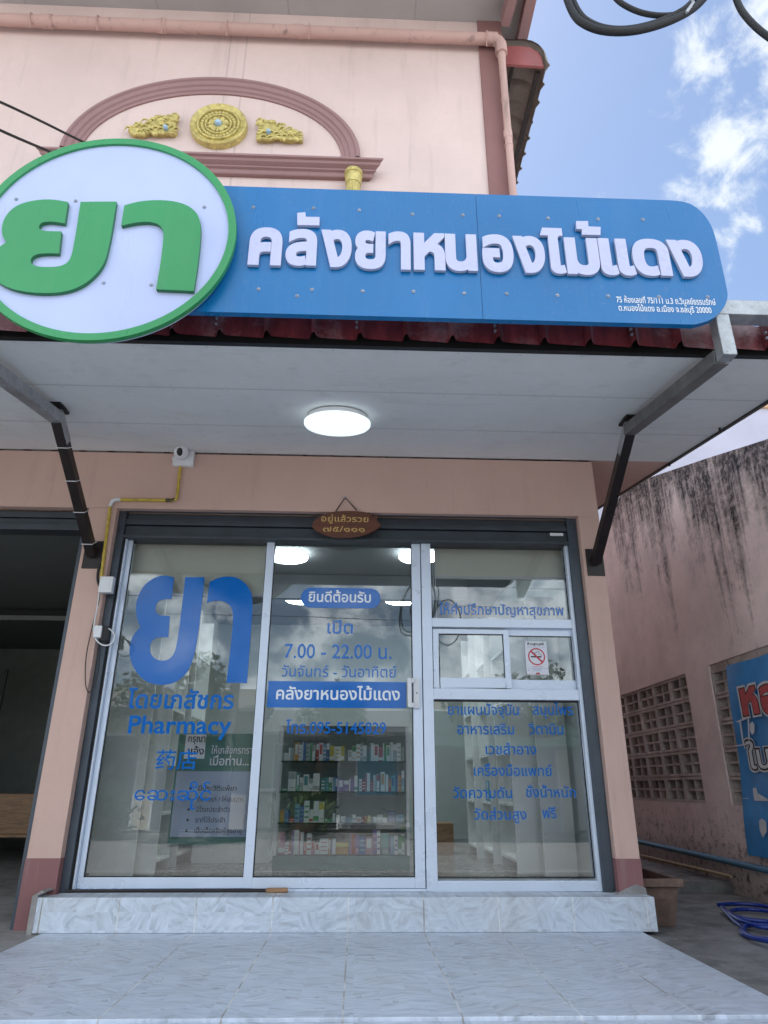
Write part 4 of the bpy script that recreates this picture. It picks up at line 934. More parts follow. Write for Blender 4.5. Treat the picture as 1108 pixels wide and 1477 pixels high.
def carton(x0, x1, z0, h, col, band, style, label, group):
    d = rnd.uniform(.05, .09); y0 = SYF+.03+rnd.uniform(0, .02); m = MB(); m.box(x0, x1, y0, y0+d, z0, z0+h, 0)
    w = x1-x0
    if style == 1: m.box(x0+.0005, x1-.0005, y0-.0008, y0, z0+h*.08, z0+h*.30, 1)
    elif style == 2: m.box(x0+w*.18, x1-w*.18, y0-.0008, y0, z0+h*.35, z0+h*.9, 1)
    elif style == 3:
        for k in range(3): m.box(x0+w*.12, x1-w*.12, y0-.0008, y0, z0+h*(.2+.25*k), z0+h*(.28+.25*k), 1)
    elif style == 4: m.box(x0+.0005, x0+w*.3, y0-.0008, y0, z0+h*.02, z0+h*.98, 1)
    elif style == 5: m.box(x0+.0005, x1-.0005, y0-.0008, y0, z0+h*.62, z0+h*.97, 1); m.box(x0+w*.2, x1-w*.2, y0-.0008, y0, z0+h*.15, z0+h*.2, 1)
    names = dict(w='white',r='red',b='blue',s='sky',g='green',y='yellow',p='purple',k='pink',o='orange',t='teal',n='navy',e='grey')
    o = m.build('medicine_box', ['b_'+names[col], 'b_'+names[band]]); recentre(o, ((x0+x1)/2, y0, z0)); tag(o, label, 'medicine box', group)
rows = [ # (shelf name, z, [px widths...]) : tokens colour+band, width mm, height mm
 ('top', zsh[3], 'we30 45,ew34 75,ow26 105,we20 92,bw22 110,eg20 98,ge16 104,we18 90,GAP6,rw15 100,wr24 105,sw20 98,bw18 104,yw26 88,wy44 84,yw18 88,GAP24,we22 62,wg24 88,wo26 98,ew14 106,we22 92,GAP20,wt22 104,wr30 96,rw24 74,gw22 106,wg20 92,we18 110,ew22 100,we24 106,eg18 80'),
 ('second', zsh[2], 'gw36 14,we46 108,tw20 100,ew20 78,wt32 94,we24 70,we38 100,GAP8,tw24 74,ts18 78,gw18 80,sw18 78,bw16 78,pw34 66,pw28 62,pw30 70,wt20 88,GAP8,wr16 70,rw20 66,wr26 104,re18 60,ew18 92,wr16 96,GAP6,wo24 110,we20 96,ro16 72,sb18 88,bt18 104,oe20 92,sw16 120'),
 ('third', zsh[1], 'oy24 66,bs26 66,rw28 26,sb30 100,bs22 88,wg30 118,gw2 50,wr22 70,wg30 116,wy30 112,GAP4,gw36 20,wg22 50,we24 40,GAP4,we30 34,sp30 26,we26 42,wr28 30,rw16 30,or16 34,yw20 38,we32 30,ew34 44,we24 24,nb50 70,sn44 42'),
 ('bottom', zsh[0], 'kw38 118,wk22 62,rw16 56,wp44 128,wr26 116,rk18 60,wr28 112,kr20 70,wr26 60,wk54 84,ow12 84,wb30 82,oy78 62,GAP4,rp36 108,pk20 104,bs38 98,kw44 92,pk24 130,wp20 124,GAP6,te44 112,GAP4,sp28 96,wp22 100,gw20 98,wg18 102')]
for nm, z0, spec in rows:
    toks = spec.split(','); tot = 0; it_ = []
    for tkn in toks:
        if tkn.startswith('GAP'): it_.append((None, int(tkn[3:]), 0)); tot += int(tkn[3:]); continue
        a_, b_ = tkn.split(' '); it_.append((a_[:2], int(a_[2:]), int(b_))); tot += int(a_[2:])+1.5
    scx = (SX1-SX0-.07)/(tot/1000)/1000; x = SX0+.035; i = 0
    for cb, w, h in it_:
        if cb is None: x += w*scx; continue
        if w < 5: continue
        hh = h/1000*1.32; flat = nm == 'third' and h < 60
        base_, band_ = CN[cb[0]], CN[cb[1]]
        lb = f'{base_} medicine box with {band_} print, {ORD[i]} from the left on the {nm} shelf'
        carton(x, x+w*scx, z0+.0004, hh if not flat else hh*.5, cb[0], cb[1], rnd.choice([1,2,3,4,5,3]), lb, 'medicine boxes in the showcase')
        if flat:
            i += 1; carton(x+.002, x+w*scx-.001, z0+.0008+hh*.5, hh*.48, cb[0], cb[1], rnd.choice([1,3,4]), f'flat {base_} medicine box with {band_} print stacked, {ORD[i]} left on the {nm} shelf', 'medicine boxes in the showcase')
        i += 1; x += (w+1.5)*scx
# white laminated shelving units on both sides
def unit(name_, x0, x1, y0, y1, h, openx, shelves, label):
    t = thing('cabinet', ((x0+x1)/2, (y0+y1)/2, .165), label, 'cabinet', 'white shelving units along the walls')
    w = .018
    for yy in (y0, y1-w): MB().box(x0, x1, yy, yy+w, .1655, h).build('side_panel', 'lam', t, bevel=.001)
    bx = x1 if openx < 0 else x0
    MB().box(bx-w if openx < 0 else bx, bx if openx < 0 else bx+w, y0+w, y1-w, .1655, h).build('back_panel', 'lam', t)
    for z_ in shelves: MB().box(x0+(w+.002 if openx > 0 else .004), x1-(w+.002 if openx < 0 else .004), y0+w, y1-w, z_, z_+w).build('shelf', 'lam', t)
    return t
unit('', 1.18, 1.575, .95, 1.56, 2.2, -1, (.24, .62, 1.0, 1.4, 1.8), 'white shelving unit closest to the glass on the right')
unit('', 1.13, 1.575, 1.62, 2.10, 2.2, -1, (.24, .62, 1.0, 1.4, 1.8), 'second white shelving unit along the right wall')
unit('', 1.08, 1.575, 2.16, 2.66, 2.2, -1, (.24, .62, 1.0, 1.4, 1.8), 'third white shelving unit along the right wall, farthest back')
unit('', -1.88, -1.44, .95, 1.35, 2.2, 1, (.24, .55, .9, 1.3, 1.8), 'white shelving unit closest to the glass on the left')
unit('', -1.88, -1.40, 1.40, 1.95, 2.2, 1, (.24, .55, .9, 1.3, 1.8), 'second white shelving unit along the left wall')
for k_, (y_, z_, nm) in enumerate(((1.73, .642, 'lower'), (1.73, .725, 'upper'))):
    m = MB(); m.box(1.135, 1.23, y_, y_+.14, z_-.0, z_+.08); m.box(1.1335, 1.135, y_+.03, y_+.08, z_+.02, z_+.06, 1); o = m.build('carton', ['b_sky', 'b_white']); recentre(o, (1.18, y_+.07, z_)); tag(o, f'{nm} of two blue cartons on the right wall shelf', 'carton', 'blue cartons on the shelf')
# white divider panel standing just inside the left glass
t = thing('divider_panel', (-1.72, .62, .165), 'tall plain white divider panel just inside the left glass', 'panel')
m = MB(); p0, p1 = at(133, 1262, z=.165), at(198, 1262, z=.165); m.box(p0.x, p1.x, .80, .82, .1655, 2.2); m.build('sheet', 'lam', t, bevel=.002)
m = MB(); m.box(p0.x-.02, p0.x+.02, .74, .88, .1656, .19); m.build('foot', 'ink', t)
t = thing('divider_panel', (1.52, .72, .165), 'plain white divider panel just inside the right glass', 'panel')
m = MB(); m.box(1.345, 1.58, .80, .82, .1655, 2.2); m.build('sheet', 'lam', t, bevel=.002)
# low counter at the back left and right, seen dimly
t = thing('counter', (-1.05, 1.9, .165), 'low white counter standing behind the poster', 'counter')
MB().box(-1.35, -.72, 1.7, 2.1, .1655, .70).build('body', 'lam', t, bevel=.003); MB().box(-1.37, -.70, 1.68, 2.12, .7005, .73).build('top', 'white', t, bevel=.003)
t = thing('storage_box', (.78, 2.6, .165), 'brown carton on the floor at the back right of the shop', 'box')
MB().box(.66, .92, 2.5, 2.8, .1655, .42).build('body', 'woodlt', t, bevel=.004); MB().box(.655, .925, 2.495, 2.805, .4205, .432).build('lid', 'woodlt', t)

# ================================================================ SHOP NEXT DOOR (left opening)
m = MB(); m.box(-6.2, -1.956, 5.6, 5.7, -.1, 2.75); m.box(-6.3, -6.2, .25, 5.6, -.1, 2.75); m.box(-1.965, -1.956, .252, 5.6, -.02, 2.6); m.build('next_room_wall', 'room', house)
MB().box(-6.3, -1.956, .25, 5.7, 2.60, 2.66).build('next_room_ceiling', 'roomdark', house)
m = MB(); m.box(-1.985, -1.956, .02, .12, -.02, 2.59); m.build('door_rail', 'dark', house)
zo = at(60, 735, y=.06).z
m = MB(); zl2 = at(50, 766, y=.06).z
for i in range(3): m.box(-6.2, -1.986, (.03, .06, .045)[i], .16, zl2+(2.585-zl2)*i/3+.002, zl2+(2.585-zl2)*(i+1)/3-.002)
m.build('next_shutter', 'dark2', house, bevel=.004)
t = thing('air_conditioner', (-3.1, 5.4, 2.1), 'long dim fitting under the ceiling of the dark room next door', 'fitting')
MB().box(-4.2, -2.3, 3.0, 3.06, 2.50, 2.56).build('rail', 'ink', t); MB().box(-4.2, -2.3, 3.0, 3.02, 2.45, 2.50).build('lip', 'room', t)
t = thing('wooden_counter', (-3.4, 3.2, -.02), 'light wooden counter in the dark room next door', 'counter')
yy = 3.4; a, b = at(0, 1145, y=yy), at(30, 1203, y=yy)
MB().box(-5.6, -2.35, yy, yy+.5, b.z, a.z).build('panel', 'woodlt', t, bevel=.004)
m = MB(); zb_ = b.z; m.box(-5.6, -2.35, yy-.03, yy+.45, zb_-.03, zb_-.002); m.build('rail', 'woodlt', t)
for x in (-5.5, -4.4, -3.3, -2.45): MB().box(x, x+.06, yy, yy+.06, -.019, zb_-.031).build('leg', 'woodlt', t)
t = thing('cloth_bundle', (-2.9, yy+.2, a.z), 'black and white bundle of cloth on the wooden counter', 'cloth')
m = MB(); rr = random.Random(4)
for i in range(9): m.sphere((-3.3+i*.09, yy+.2+rr.uniform(-.05,.05), a.z+.035), rr.uniform(.05, .075), 6, sz=.6)
m.build('dark_cloth', 'rubber', t, smooth=True)
m = MB();
for i in range(3): m.sphere((-3.15+i*.17, yy+.13, a.z+.03), .045, 6, sz=.6, sx=1.4)
m.build('pale_cloth', 'b_white', t, smooth=True)
t = thing('upright_frame', (-4.8, 4.9, -.02), 'dim upright frame at the far left of the dark room', 'frame')
for o_ in (0, .16): MB().bar((-4.9+o_, 4.9, 0), (-4.9+o_, 4.9, 2.2), .04, .04, up=(1,0,0)).build('pole', 'roomdark', t)
t = thing('door', (-2.3, 5.55, 0), 'pale door with a dark pull handle at the back of the dark room', 'door')
MB().box(-3.2, -1.99, 5.55, 5.595, 0, 2.0).build('leaf', 'room', t); MB().box(-2.42, -2.36, 5.50, 5.55, .92, 1.25).build('handle', 'ink', t)

# ================================================================ NEIGHBOUR'S SIDE WALL
NX = 3.05
nb = thing('neighbour_building', (NX+.2, 2, -.05), 'neighbouring building with a black stained pink side wall and breeze block vents', 'building')
prof = [at(1108, 633, x=NX), at(1020, 661, x=NX), at(928, 692, x=NX), at(905, 705, x=NX), at(893, 718, x=NX), at(868, 779, x=NX)]
s0 = (prof[0].z-prof[2].z)/(prof[0].y-prof[2].y)
pr = [(-3.5, prof[0].z+s0*(-3.5-prof[0].y))]+[(p.y, p.z) for p in prof]+[(7.5, 2.7)]
w1 = (at(989, 975, x=NX).y, 4.6, at(1016, 1159, x=NX).z, at(989, 971, x=NX).z)
w2 = (-1.6, at(1021, 960, x=NX).y, w1[2], w1[3])
def topz(y):
    for (a, b), (c, d) in zip(pr, pr[1:]):
        if a <= y <= c: return b+(d-b)*(y-a)/(c-a)
    return pr[-1][1]
TH = .12
m = MB()
def seg(y0, y1, zb_, zt_=None):
    ys = sorted({y0, y1} | {p[0] for p in pr if y0 < p[0] < y1})
    top = [(y, zt_ if zt_ is not None else topz(y)) for y in ys]
    m.prism([(NX, y, z) for y, z in [(y0, zb_)]+top+[(y1, zb_)]], (TH, 0, 0))
seg(-3.5, w2[0], -.1); seg(w2[0], w2[1], -.1, w2[2]); seg(w2[0], w2[1], w2[3]); seg(w2[1], w1[0], -.1); seg(w1[0], w1[1], -.1, w1[2]); seg(w1[0], w1[1], w1[3]); seg(w1[1], 7.5, -.1)
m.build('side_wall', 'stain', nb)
m = MB()
for z_ in (w1[3],): pass
m.box(NX+.02, NX+TH, w2[0], w2[1], w2[3]-.05, w2[3]-.001); m.build('lintel', 'block', nb)
def grille(y0, y1, z0, z1, BW=.385, rows_=5):
    m = MB(); bh = (z1-z0)/rows_; n = max(1, round((y1-y0)/BW)); bw = (y1-y0)/n; fx0, fx1 = NX+.012, NX+.10
    for r_ in range(rows_):
        for c_ in range(n):
            a0, a1 = y0+c_*bw+.004, y0+(c_+1)*bw-.004; b0, b1 = z0+r_*bh+.004, z0+(r_+1)*bh-.004; t_ = .022; mid = .018
            m.box(fx0, fx1, a0, a1, b0, b0+t_); m.box(fx0, fx1, a0, a1, b1-t_, b1); m.box(fx0, fx1, a0, a0+t_, b0+t_, b1-t_); m.box(fx0, fx1, a1-t_, a1, b0+t_, b1-t_)
            ym = (a0+a1)/2; zm = (b0+b1)/2
            m.box(fx0+.012, fx1, a0+t_, a1-t_, zm-mid/2, zm+mid/2); m.box(fx0+.012, fx1, ym-mid/2, ym+mid/2, b0+t_, zm-mid/2); m.box(fx0+.012, fx1, ym-mid/2, ym+mid/2, zm+mid/2, b1-t_)
    m.box(NX+.03, NX+.09, y0, y1, z0, z0+.004)
    for r_ in range(1, rows_): m.box(NX+.03, NX+.09, y0, y1, z0+r_*bh-.0035, z0+r_*bh+.0035)
    for c_ in range(1, n): m.box(NX+.032, NX+.088, y0+c_*bw-.0035, y0+c_*bw+.0035, z0, z1)
    m.build('vent_grille', 'block', nb)
grille(w1[0], w1[1], w1[2], w1[3]); grille(w2[0], w2[1], w2[2], w2[3]-.05)
m = MB(); m.box(NX+.5, NX+5, 7.0, 7.3, -.1, 2.9); m.box(NX+4.8, NX+5, -3.4, 7.0, -.1, 2.9); m.box(NX+TH, NX+5, -3.5, -3.3, -.1, 1.9); m.box(NX+.9, NX+.95, -3.2, 7, -.1, 2.3); m.build('dark_vent_backing', 'oppdark', nb)  # unseen dark walls, added so the vent holes read black
m = MB(); zz0 = topz(-3.5)-.25
m.add([(NX+TH, -3.5, zz0), (NX+5, -3.5, zz0), (NX+5, 2.5, topz(2.3)-.35), (NX+TH, 2.5, topz(2.3)-.35), (NX+5, 7.5, 2.4), (NX+TH, 7.5, 2.4)], [(0,1,2,3),(3,2,4,5)]); m.build('roof', 'corr', nb)  # unseen roof, added to keep light out of the space behind the vents
m = MB(); m.box(1.75, NX-.001, 4.6, 5.2, .05, .20); st_ = m.build('concrete_step', 'concrete', bevel=.01); tag(st_, 'low rough concrete step across the far end of the alley', 'step'); recentre(st_, (2.4, 4.9, .05))
# pale house beyond
hy = 9.0; zline = (at(1080, 590, y=hy).z+at(1108, 589, y=hy).z)/2
ph = thing('pale_house', (8, hy, -.5), 'pale lilac house with a cream band, glimpsed between canopy and stained wall', 'building')
MB().box(3.3, 14, hy, hy+4, -.5, zline).build('wall', 'housew', ph); MB().box(at(1088, 590, y=hy).x-.2, 14.1, hy-.08, hy+4.1, zline+.001, zline+.5).build('band', 'housec', ph)
MB().box(3.4, 14.3, hy-.2, hy+4.2, zline+.501, zline+.62).build('roof', 'corr', ph)
# blue pipe along the foot of the wall
p0, p1 = at(926, 1215, x=NX-.06), at(1108, 1256, x=NX-.06); zp = (p0.z+p1.z)/2
o = MB().tube([(NX-.05, 6.5, p0.z+.06), (NX-.05, p0.y, p0.z), (NX-.05, p1.y, p1.z), (NX-.05, -2.0, p1.z-.02)], .024, 12).build('water_pipe', 'bluepipe', smooth=True); recentre(o, (NX-.05, 1, zp)); tag(o, 'blue plastic water pipe along the foot of the stained wall', 'pipe')
def pp2(a, b, z): return at(850+a/4.295, 1180+b/4.295, z=z)
for (a0, a1), lb, off in (((( 325, 232), (880, 362)), 'longer thin bamboo stick lying across the alley behind the planter', .012), (((330, 240), (735, 330)), 'shorter bamboo stick lying beside the longer one', .012)):
    A, B = pp2(*a0, .32), pp2(*a1, .06); 
    B = at(850+a1[0]/4.295, 1180+a1[1]/4.295, x=2.98-off); A = at(850+a0[0]/4.295, 1180+a0[1]/4.295, x=2.86)
    dirn = (A-B).normalized(); o = MB().tube([B, B+(A-B)*.33, B+(A-B)*.66, A], [off, off*1.05, off, off*.9], 8).build('bamboo_stick', 'bamboo', smooth=True); recentre(o, B); tag(o, lb, 'stick', 'bamboo sticks in the alley')
# planter: tapered square clay trough
pt = thing('planter', (1.84, .45, -.032), 'rectangular brown clay planter beside the right pillar', 'planter')
def rim(z, x0, x1, y0, y1): return [(x0,y0,z),(x1,y0,z),(x1,y1,z),(x0,y1,z)]
b = -.031; m = MB()
L_ = [rim(b, 1.755, 1.955, .13, .66), rim(.19, 1.745, 1.985, .09, .70), rim(.191, 1.738, 2.01, .065, .725), rim(.235, 1.738, 2.014, .06, .73), rim(.235, 1.765, 1.985, .09, .70), rim(.12, 1.775, 1.972, .10, .69)]
vs = [v for q_ in L_ for v in q_]; fs = [(i*4+k, i*4+(k+1) % 4, (i+1)*4+(k+1) % 4, (i+1)*4+k) for i in range(5) for k in range(4)]+[(3,2,1,0)]
m.add(vs, fs); m.build('body', 'terra', pt, bevel=.004)
m = MB(); m.add(rim(.15, 1.772, 1.976, .098, .692), [(0,1,2,3)]); m.build('soil', 'soil', pt)
# coiled hose
ht = MB(); pts = []; hc = Vector((2.62, .18, -.02)); rr = random.Random(5)
H_ = [(1036,1305),(1060,1303),(1108,1306),(1135,1318),(1120,1330),(1085,1328),(1058,1322),(1050,1315),(1066,1311),(1108,1313),(1140,1326),(1128,1340),(1100,1338),(1072,1330),(1058,1322),(1046,1312),(1040,1307),(1048,1316),(1060,1330),(1072,1337),(1068,1344),(1075,1350),(1092,1354),(1120,1356),(1140,1348),(1128,1338),(1100,1334),(1078,1334),(1070,1342),(1082,1352),(1110,1358),(1150,1366)]
P_ = [at(a, b, z=-.019+.012*((i // 6) % 3)) for i, (a, b) in enumerate(H_)]
for _ in range(3):
    Q = [P_[0]]
    for a, b in zip(P_, P_[1:]): Q += [a*.75+b*.25, a*.25+b*.75]
    P_ = Q+[P_[-1]]
o = ht.tube(P_, .0125, 10).build('garden_hose', 'hose', smooth=True); recentre(o, (2.6, .2, -.032)); tag(o, 'tangled coil of dark blue garden hose on the alley floor', 'hose')

# blue tarpaulin banner hung on the neighbour's wall
tb = thing('tarpaulin_banner', (NX-.08, .4, .35), 'blue tarpaulin banner with red Thai lettering tied over the right hand vents', 'banner')
BX = NX-.05
def bq(a, b, x=BX): return at(1040+a/4.47, 920+b/4.47, x=x)
tl = bq(50, 180); tr_y = -1.7; bl = bq(190, 1400)
m = MB(); nu, nv = 60, 40; vs = []
for i in range(nu+1):
    u = i/nu
    for j in range(nv+1):
        v = j/nv; y0 = tl.y+(bl.y-tl.y)*v**1.3; y = y0+(tr_y-y0)*u; z = tl.z+(bl.z-tl.z)*v+.02*u*(1-v)
        w = .012*math.sin(u*26+v*5)*(1-v*.4)+.012*math.sin(v*9+u*11)+.010*math.sin((u*3+(1-v)*9))
        vs.append((BX-.02-w*(.4+u)+.02*(1-u)*0, y, z-.015*math.sin(u*9)*(1-v)))
fs = [(i*(nv+1)+j, i*(nv+1)+j+1, (i+1)*(nv+1)+j+1, (i+1)*(nv+1)+j) for i in range(nu) for j in range(nv)]
n0 = len(vs); vs += [(x+.002, y, z) for x, y, z in vs]; fs += [tuple(n0+i for i in f[::-1]) for f in fs[:]]
m.add(vs, fs); m.build('sheet', 'tarp', tb, smooth=True)
def tl_(s, p0, p1, H, bold, mat, dx, dp=0):
    A, B = bq(*p0, BX-.055-dx), bq(*p1, BX-.055-dx); zz = (A.z+B.z)/2; A = Vector((A.x, A.y, A.z)); B = Vector((B.x, B.y, A.z)); m = MB(); lettering(m, s, A, B, H, bold, .001, nrm=(-1,0,0)); m.build('lettering', mat, tb)
tl_('ห', (132, 500), (262, 490), .185, .09, 'tarpw', 0); tl_('ห', (140, 495), (255, 487), .175, .062, 'ink', .003); tl_('ห', (145, 492), (250, 485), .170, .045, 'redp', .006)
tl_('อง', (262, 490), (520, 470), .185, .09, 'tarpw', 0); tl_('อง', (268, 487), (512, 470), .175, .062, 'ink', .003); tl_('อง', (273, 485), (507, 470), .170, .045, 'redp', .006)
tl_('ใน', (176, 850), (340, 835), .135, .085, 'tarpw', 0); tl_('ใน', (182, 845), (332, 832), .130, .055, 'ink', .003); tl_('ใน', (187, 843), (327, 830), .125, .012, 'tarpw', .006)
m = MB()
for pts in ([(95,540),(180,505),(185,515),(110,545)], [(118,540),(127,540),(148,690),(140,690)], [(98,693),(165,683),(166,690),(98,700)], [(172,520),(180,520),(186,680),(178,680)], [(185,560),(200,540),(215,560),(215,610),(200,625),(188,600)], [(140,1035),(178,1032),(178,1036),(140,1039)], [(245,1180),(262,1165),(290,1185),(295,1250),(270,1290),(250,1240)], [(205,970),(225,965),(235,1000),(300,1040),(300,1052),(215,1050)]):
    m = MB(); m.prism([bq(a, b, BX-.058) for a, b in pts], (.001, 0, 0)); m.build('printed_shape', 'tarpw', tb)
m = MB(); m.tube([bq(50, 180), bq(40, 150, NX-.005)], .004, 6); m.build('tie_cord', 'rubber', tb)

# ================================================================ OVERHEAD CABLES
cable([(-14, -4.6, 6.2), at(-60, 122, y=-.4), at(20, 155, y=.1), at(140, 215, y=1.0), at(250, 262, y=1.49)], .013, 'rubber', 'upper black overhead cable running in from the left behind the round sign', it=2)
cable([(-14, -4.8, 5.9), at(-60, 160, y=-.4), at(20, 197, y=.0), at(80, 222, y=.5), at(200, 275, y=1.49)], .013, 'rubber', 'lower black overhead cable running in from the left behind the round sign', it=2)
cy_ = -3.5
cl = thing('cable_coil', (.9, cy_, 2.3), 'coil of spare black telecom cable hanging in loops at the top right', 'cable coil')
def loop(px, r1, n=48, y=cy_, r=.0085, tilt=0, name='loop'):
    a = [at(x, yy, y=y) for x, yy in px]; P_ = a
    for _ in range(3):
        Q = []
        for i in range(len(P_)): a_, b_ = P_[i], P_[(i+1) % len(P_)]; Q += [a_*.75+b_*.25, a_*.25+b_*.75]
        P_ = Q
    MB().tube(P_, r, 10, closed=True).build(name, 'rubber', cl, smooth=True)
loop([(808,-40),(824,22),(852,41),(885,47),(925,44),(970,30),(1010,8),(1040,-40),(1040,-120),(980,-190),(880,-190),(815,-120)], 0, r=.0095)
loop([(812,-42),(832,20),(858,38),(890,44),(925,40),(965,27),(1000,6),(1028,-42),(1030,-115),(975,-180),(885,-180),(822,-115)], 0, y=cy_+.02, r=.0085)
loop([(868,-40),(885,-2),(915,16),(945,23),(975,22),(1000,12),(1022,-12),(1044,-50),(1040,-120),(980,-170),(900,-150),(865,-90)], 0, y=cy_+.04, r=.007)
loop([(1048,-60),(1062,5),(1082,32),(1108,54),(1150,80),(1210,90),(1260,40),(1240,-60),(1150,-130),(1080,-120)], 0, y=cy_-.03, r=.008)
m = MB(); tc = at(930, -120, y=cy_); m.tube([at(990, 18, y=cy_-.01), at(1000, 4, y=cy_-.012), at(996, -10, y=cy_-.01)], .004, 6); m.build('wire_tie', 'zinc', cl)
a0 = at(900, -185, y=cy_); a1 = at(1000, -185, y=cy_); 
cable([(-14, cy_-.3, a0.z+.55), (-3, cy_-.05, a0.z+.12), (a0.x, cy_, a0.z+.02), (4, cy_+.02, a0.z+.1), (16, cy_, a0.z+.6)], .011, 'rubber', 'black messenger cable carrying the coil, just above the picture', it=3)

# ================================================================ ACROSS THE STREET (seen in the glass)
def tree(x, y, z0, h, r, n, label, mat='leaf', seed=1):
    rn = random.Random(seed); t = thing('tree', (x, y, z0), label, 'tree', 'trees across the street')
    m = MB(); top = Vector((x+rn.uniform(-.3,.3), y, z0+h*.62)); m.tube([(x, y, z0), (x+.05, y, z0+h*.3), top], [.14, .11, .06], 8); cs_ = []
    for i in range(9):
        a = rn.uniform(0, math.tau); e = top+Vector((math.cos(a)*r*rn.uniform(.3,.8), math.sin(a)*r*rn.uniform(.3,.8), rn.uniform(-.1,.35)*h)); s_ = Vector((x, y, z0+h*rn.uniform(.3,.6))); m.tube([s_, (s_+e)/2+Vector((0,0,.1)), e], [.05, .035, .015], 6); cs_.append(e)
    m.build('trunk', 'bark', t, smooth=True)
    m = MB()
    for i in range(n):
        c = rn.choice(cs_); d = Vector((rn.gauss(0,1), rn.gauss(0,1), rn.gauss(0,.8))).normalized()*r*.42*rn.random()**.4; p = c+d; s_ = rn.uniform(.06, .13)
        u = Vector((rn.gauss(0,1), rn.gauss(0,1), rn.gauss(0,1))).normalized(); v = u.orthogonal().normalized()
        m.add([p-u*s_, p-v*s_*.45, p+u*s_, p+v*s_*.45], [(0,1,2,3)])
    m.norecalc = True; m.build('crown', mat, t)
tree(-4.3, -13.0, -.4, 4.6, 1.5, 2200, 'leafy green tree across the street at the left of the reflection', 'leaf2', 1)
tree(-1.3, -17.0, -.4, 4.0, 1.5, 2200, 'small dark tree across the street behind the shop roofs', 'leaf', 2)
tree(4.2, -15.6, -.4, 4.2, 1.5, 2200, 'spreading tree across the street at the right of the reflection', 'leaf', 3)
tree(7.2, -17.5, -.4, 5.0, 1.7, 2200, 'tall loose tree far right across the street', 'leaf', 4)
def shop(x0, x1, y, h, wall, label, doors, roofm):
    t = thing('opposite_shop', ((x0+x1)/2, y, -.4), label, 'shop', 'low shops across the street')
    m = MB(); m.box(x0, x1, y-5, y, -.4, h); m.build('wall', wall, t)
    m = MB(); m.prism([(x0-.2, y+.9, h-.15), (x0-.2, y+.9, h-.05), (x0-.2, y-2.5, h+.9), (x0-.2, y-5.3, h-.1)], (x1-x0+.4, 0, 0)); m.build('roof', roofm, t)
    for a, b, c, d, mt_ in doors:
        f = MB().box(a-.06, b+.06, y, y+.04, c-.02, d+.08).build('frame', 'b_white', t); MB().box(a, b, y+.03, y+.055, c, d).build('door_panel', mt_, t)
    return t
shop(-9, -3.2, -16.5, 2.9, 'opp1', 'cream single storey shop across the street', [(-8.4,-6.4,-.4,2.1,'oppdark'),(-5.8,-3.8,-.4,2.1,'dark')], 'corr')
shop(-3.0, 1.6, -17.2, 2.3, 'opp2', 'grey low shop across the street with dark doorway', [(-2.5,-.6,-.4,1.9,'oppdark'),(.0,1.2,.5,1.8,'b_sky')], 'zinc_dark')
shop(1.9, 6.2, -16.2, 2.2, 'opp1', 'shop across the street with a dark green awning', [(2.3,3.9,-.4,1.8,'oppdark'),(4.3,5.8,-.4,1.8,'dark')], 'awn')
shop(6.5, 13, -16.8, 3.2, 'opp2', 'taller grey shop far right across the street', [(7,9,-.4,2.2,'oppdark'),(9.8,12,-.4,2.2,'dark')], 'corr')
ob = thing('pale_office', (2.2, -34, -.4), 'pale two storey building with a grid of windows, far across the street', 'building')
MB().box(-1.0, 6.0, -40, -34, -.4, 5.6).build('wall', 'opp1', ob)
for r_ in range(2):
    for c_ in range(6): f = MB().box(-.7+c_*1.1, .2+c_*1.1, -34, -33.95, 1.2+r_*2.1, 2.6+r_*2.1).build('window', 'b_white', ob); MB().box(-.62+c_*1.1, .12+c_*1.1, -33.95, -33.93, 1.28+r_*2.1, 2.52+r_*2.1).build('pane', 'b_sky', f)
aw_ = thing('green_awning', (4.0, -14.2, -.4), 'dark green awning on poles across the street', 'awning')
m = MB(); m.prism([(1.6, -13.2, 1.62), (1.6, -13.2, 1.72), (1.6, -16.0, 2.25), (1.6, -16.0, 2.15)], (4.4, 0, 0)); m.build('canopy', 'awn', aw_)
for x in (1.7, 3.8, 5.9): MB().tube([(x, -13.3, -.4), (x, -13.3, 1.65)], .03, 8).build('pole', 'zinc_dark', aw_)
up = thing('utility_pole', (-3.0, -6.0, -.4), 'square concrete utility pole across the pavement, mirrored in the left glass', 'utility pole')
MB().bar((-3.3, -13.9, -.4), (-3.3, -13.9, 8.2), .22, .22, up=(1,0,0)).build('shaft', 'slab', up); MB().box(-4.2, -2.4, -14.05, -13.9, 7.5, 7.65).build('crossarm', 'slab', up)
for i, z_ in enumerate((7.0, 6.3, 5.7, 5.2)): cable([(-40, -13.8, z_+.8), (-15, -13.8, z_-.2), (-3.3, -13.75, z_), (10, -13.8, z_-.5), (40, -13.8, z_+.6)], .009, 'rubber', f"overhead wire on the utility pole across the street, {('highest','second highest','second lowest','lowest')[i]} of the four", 'wire', 'overhead_wire', it=2)['group'] = 'overhead wires across the street'
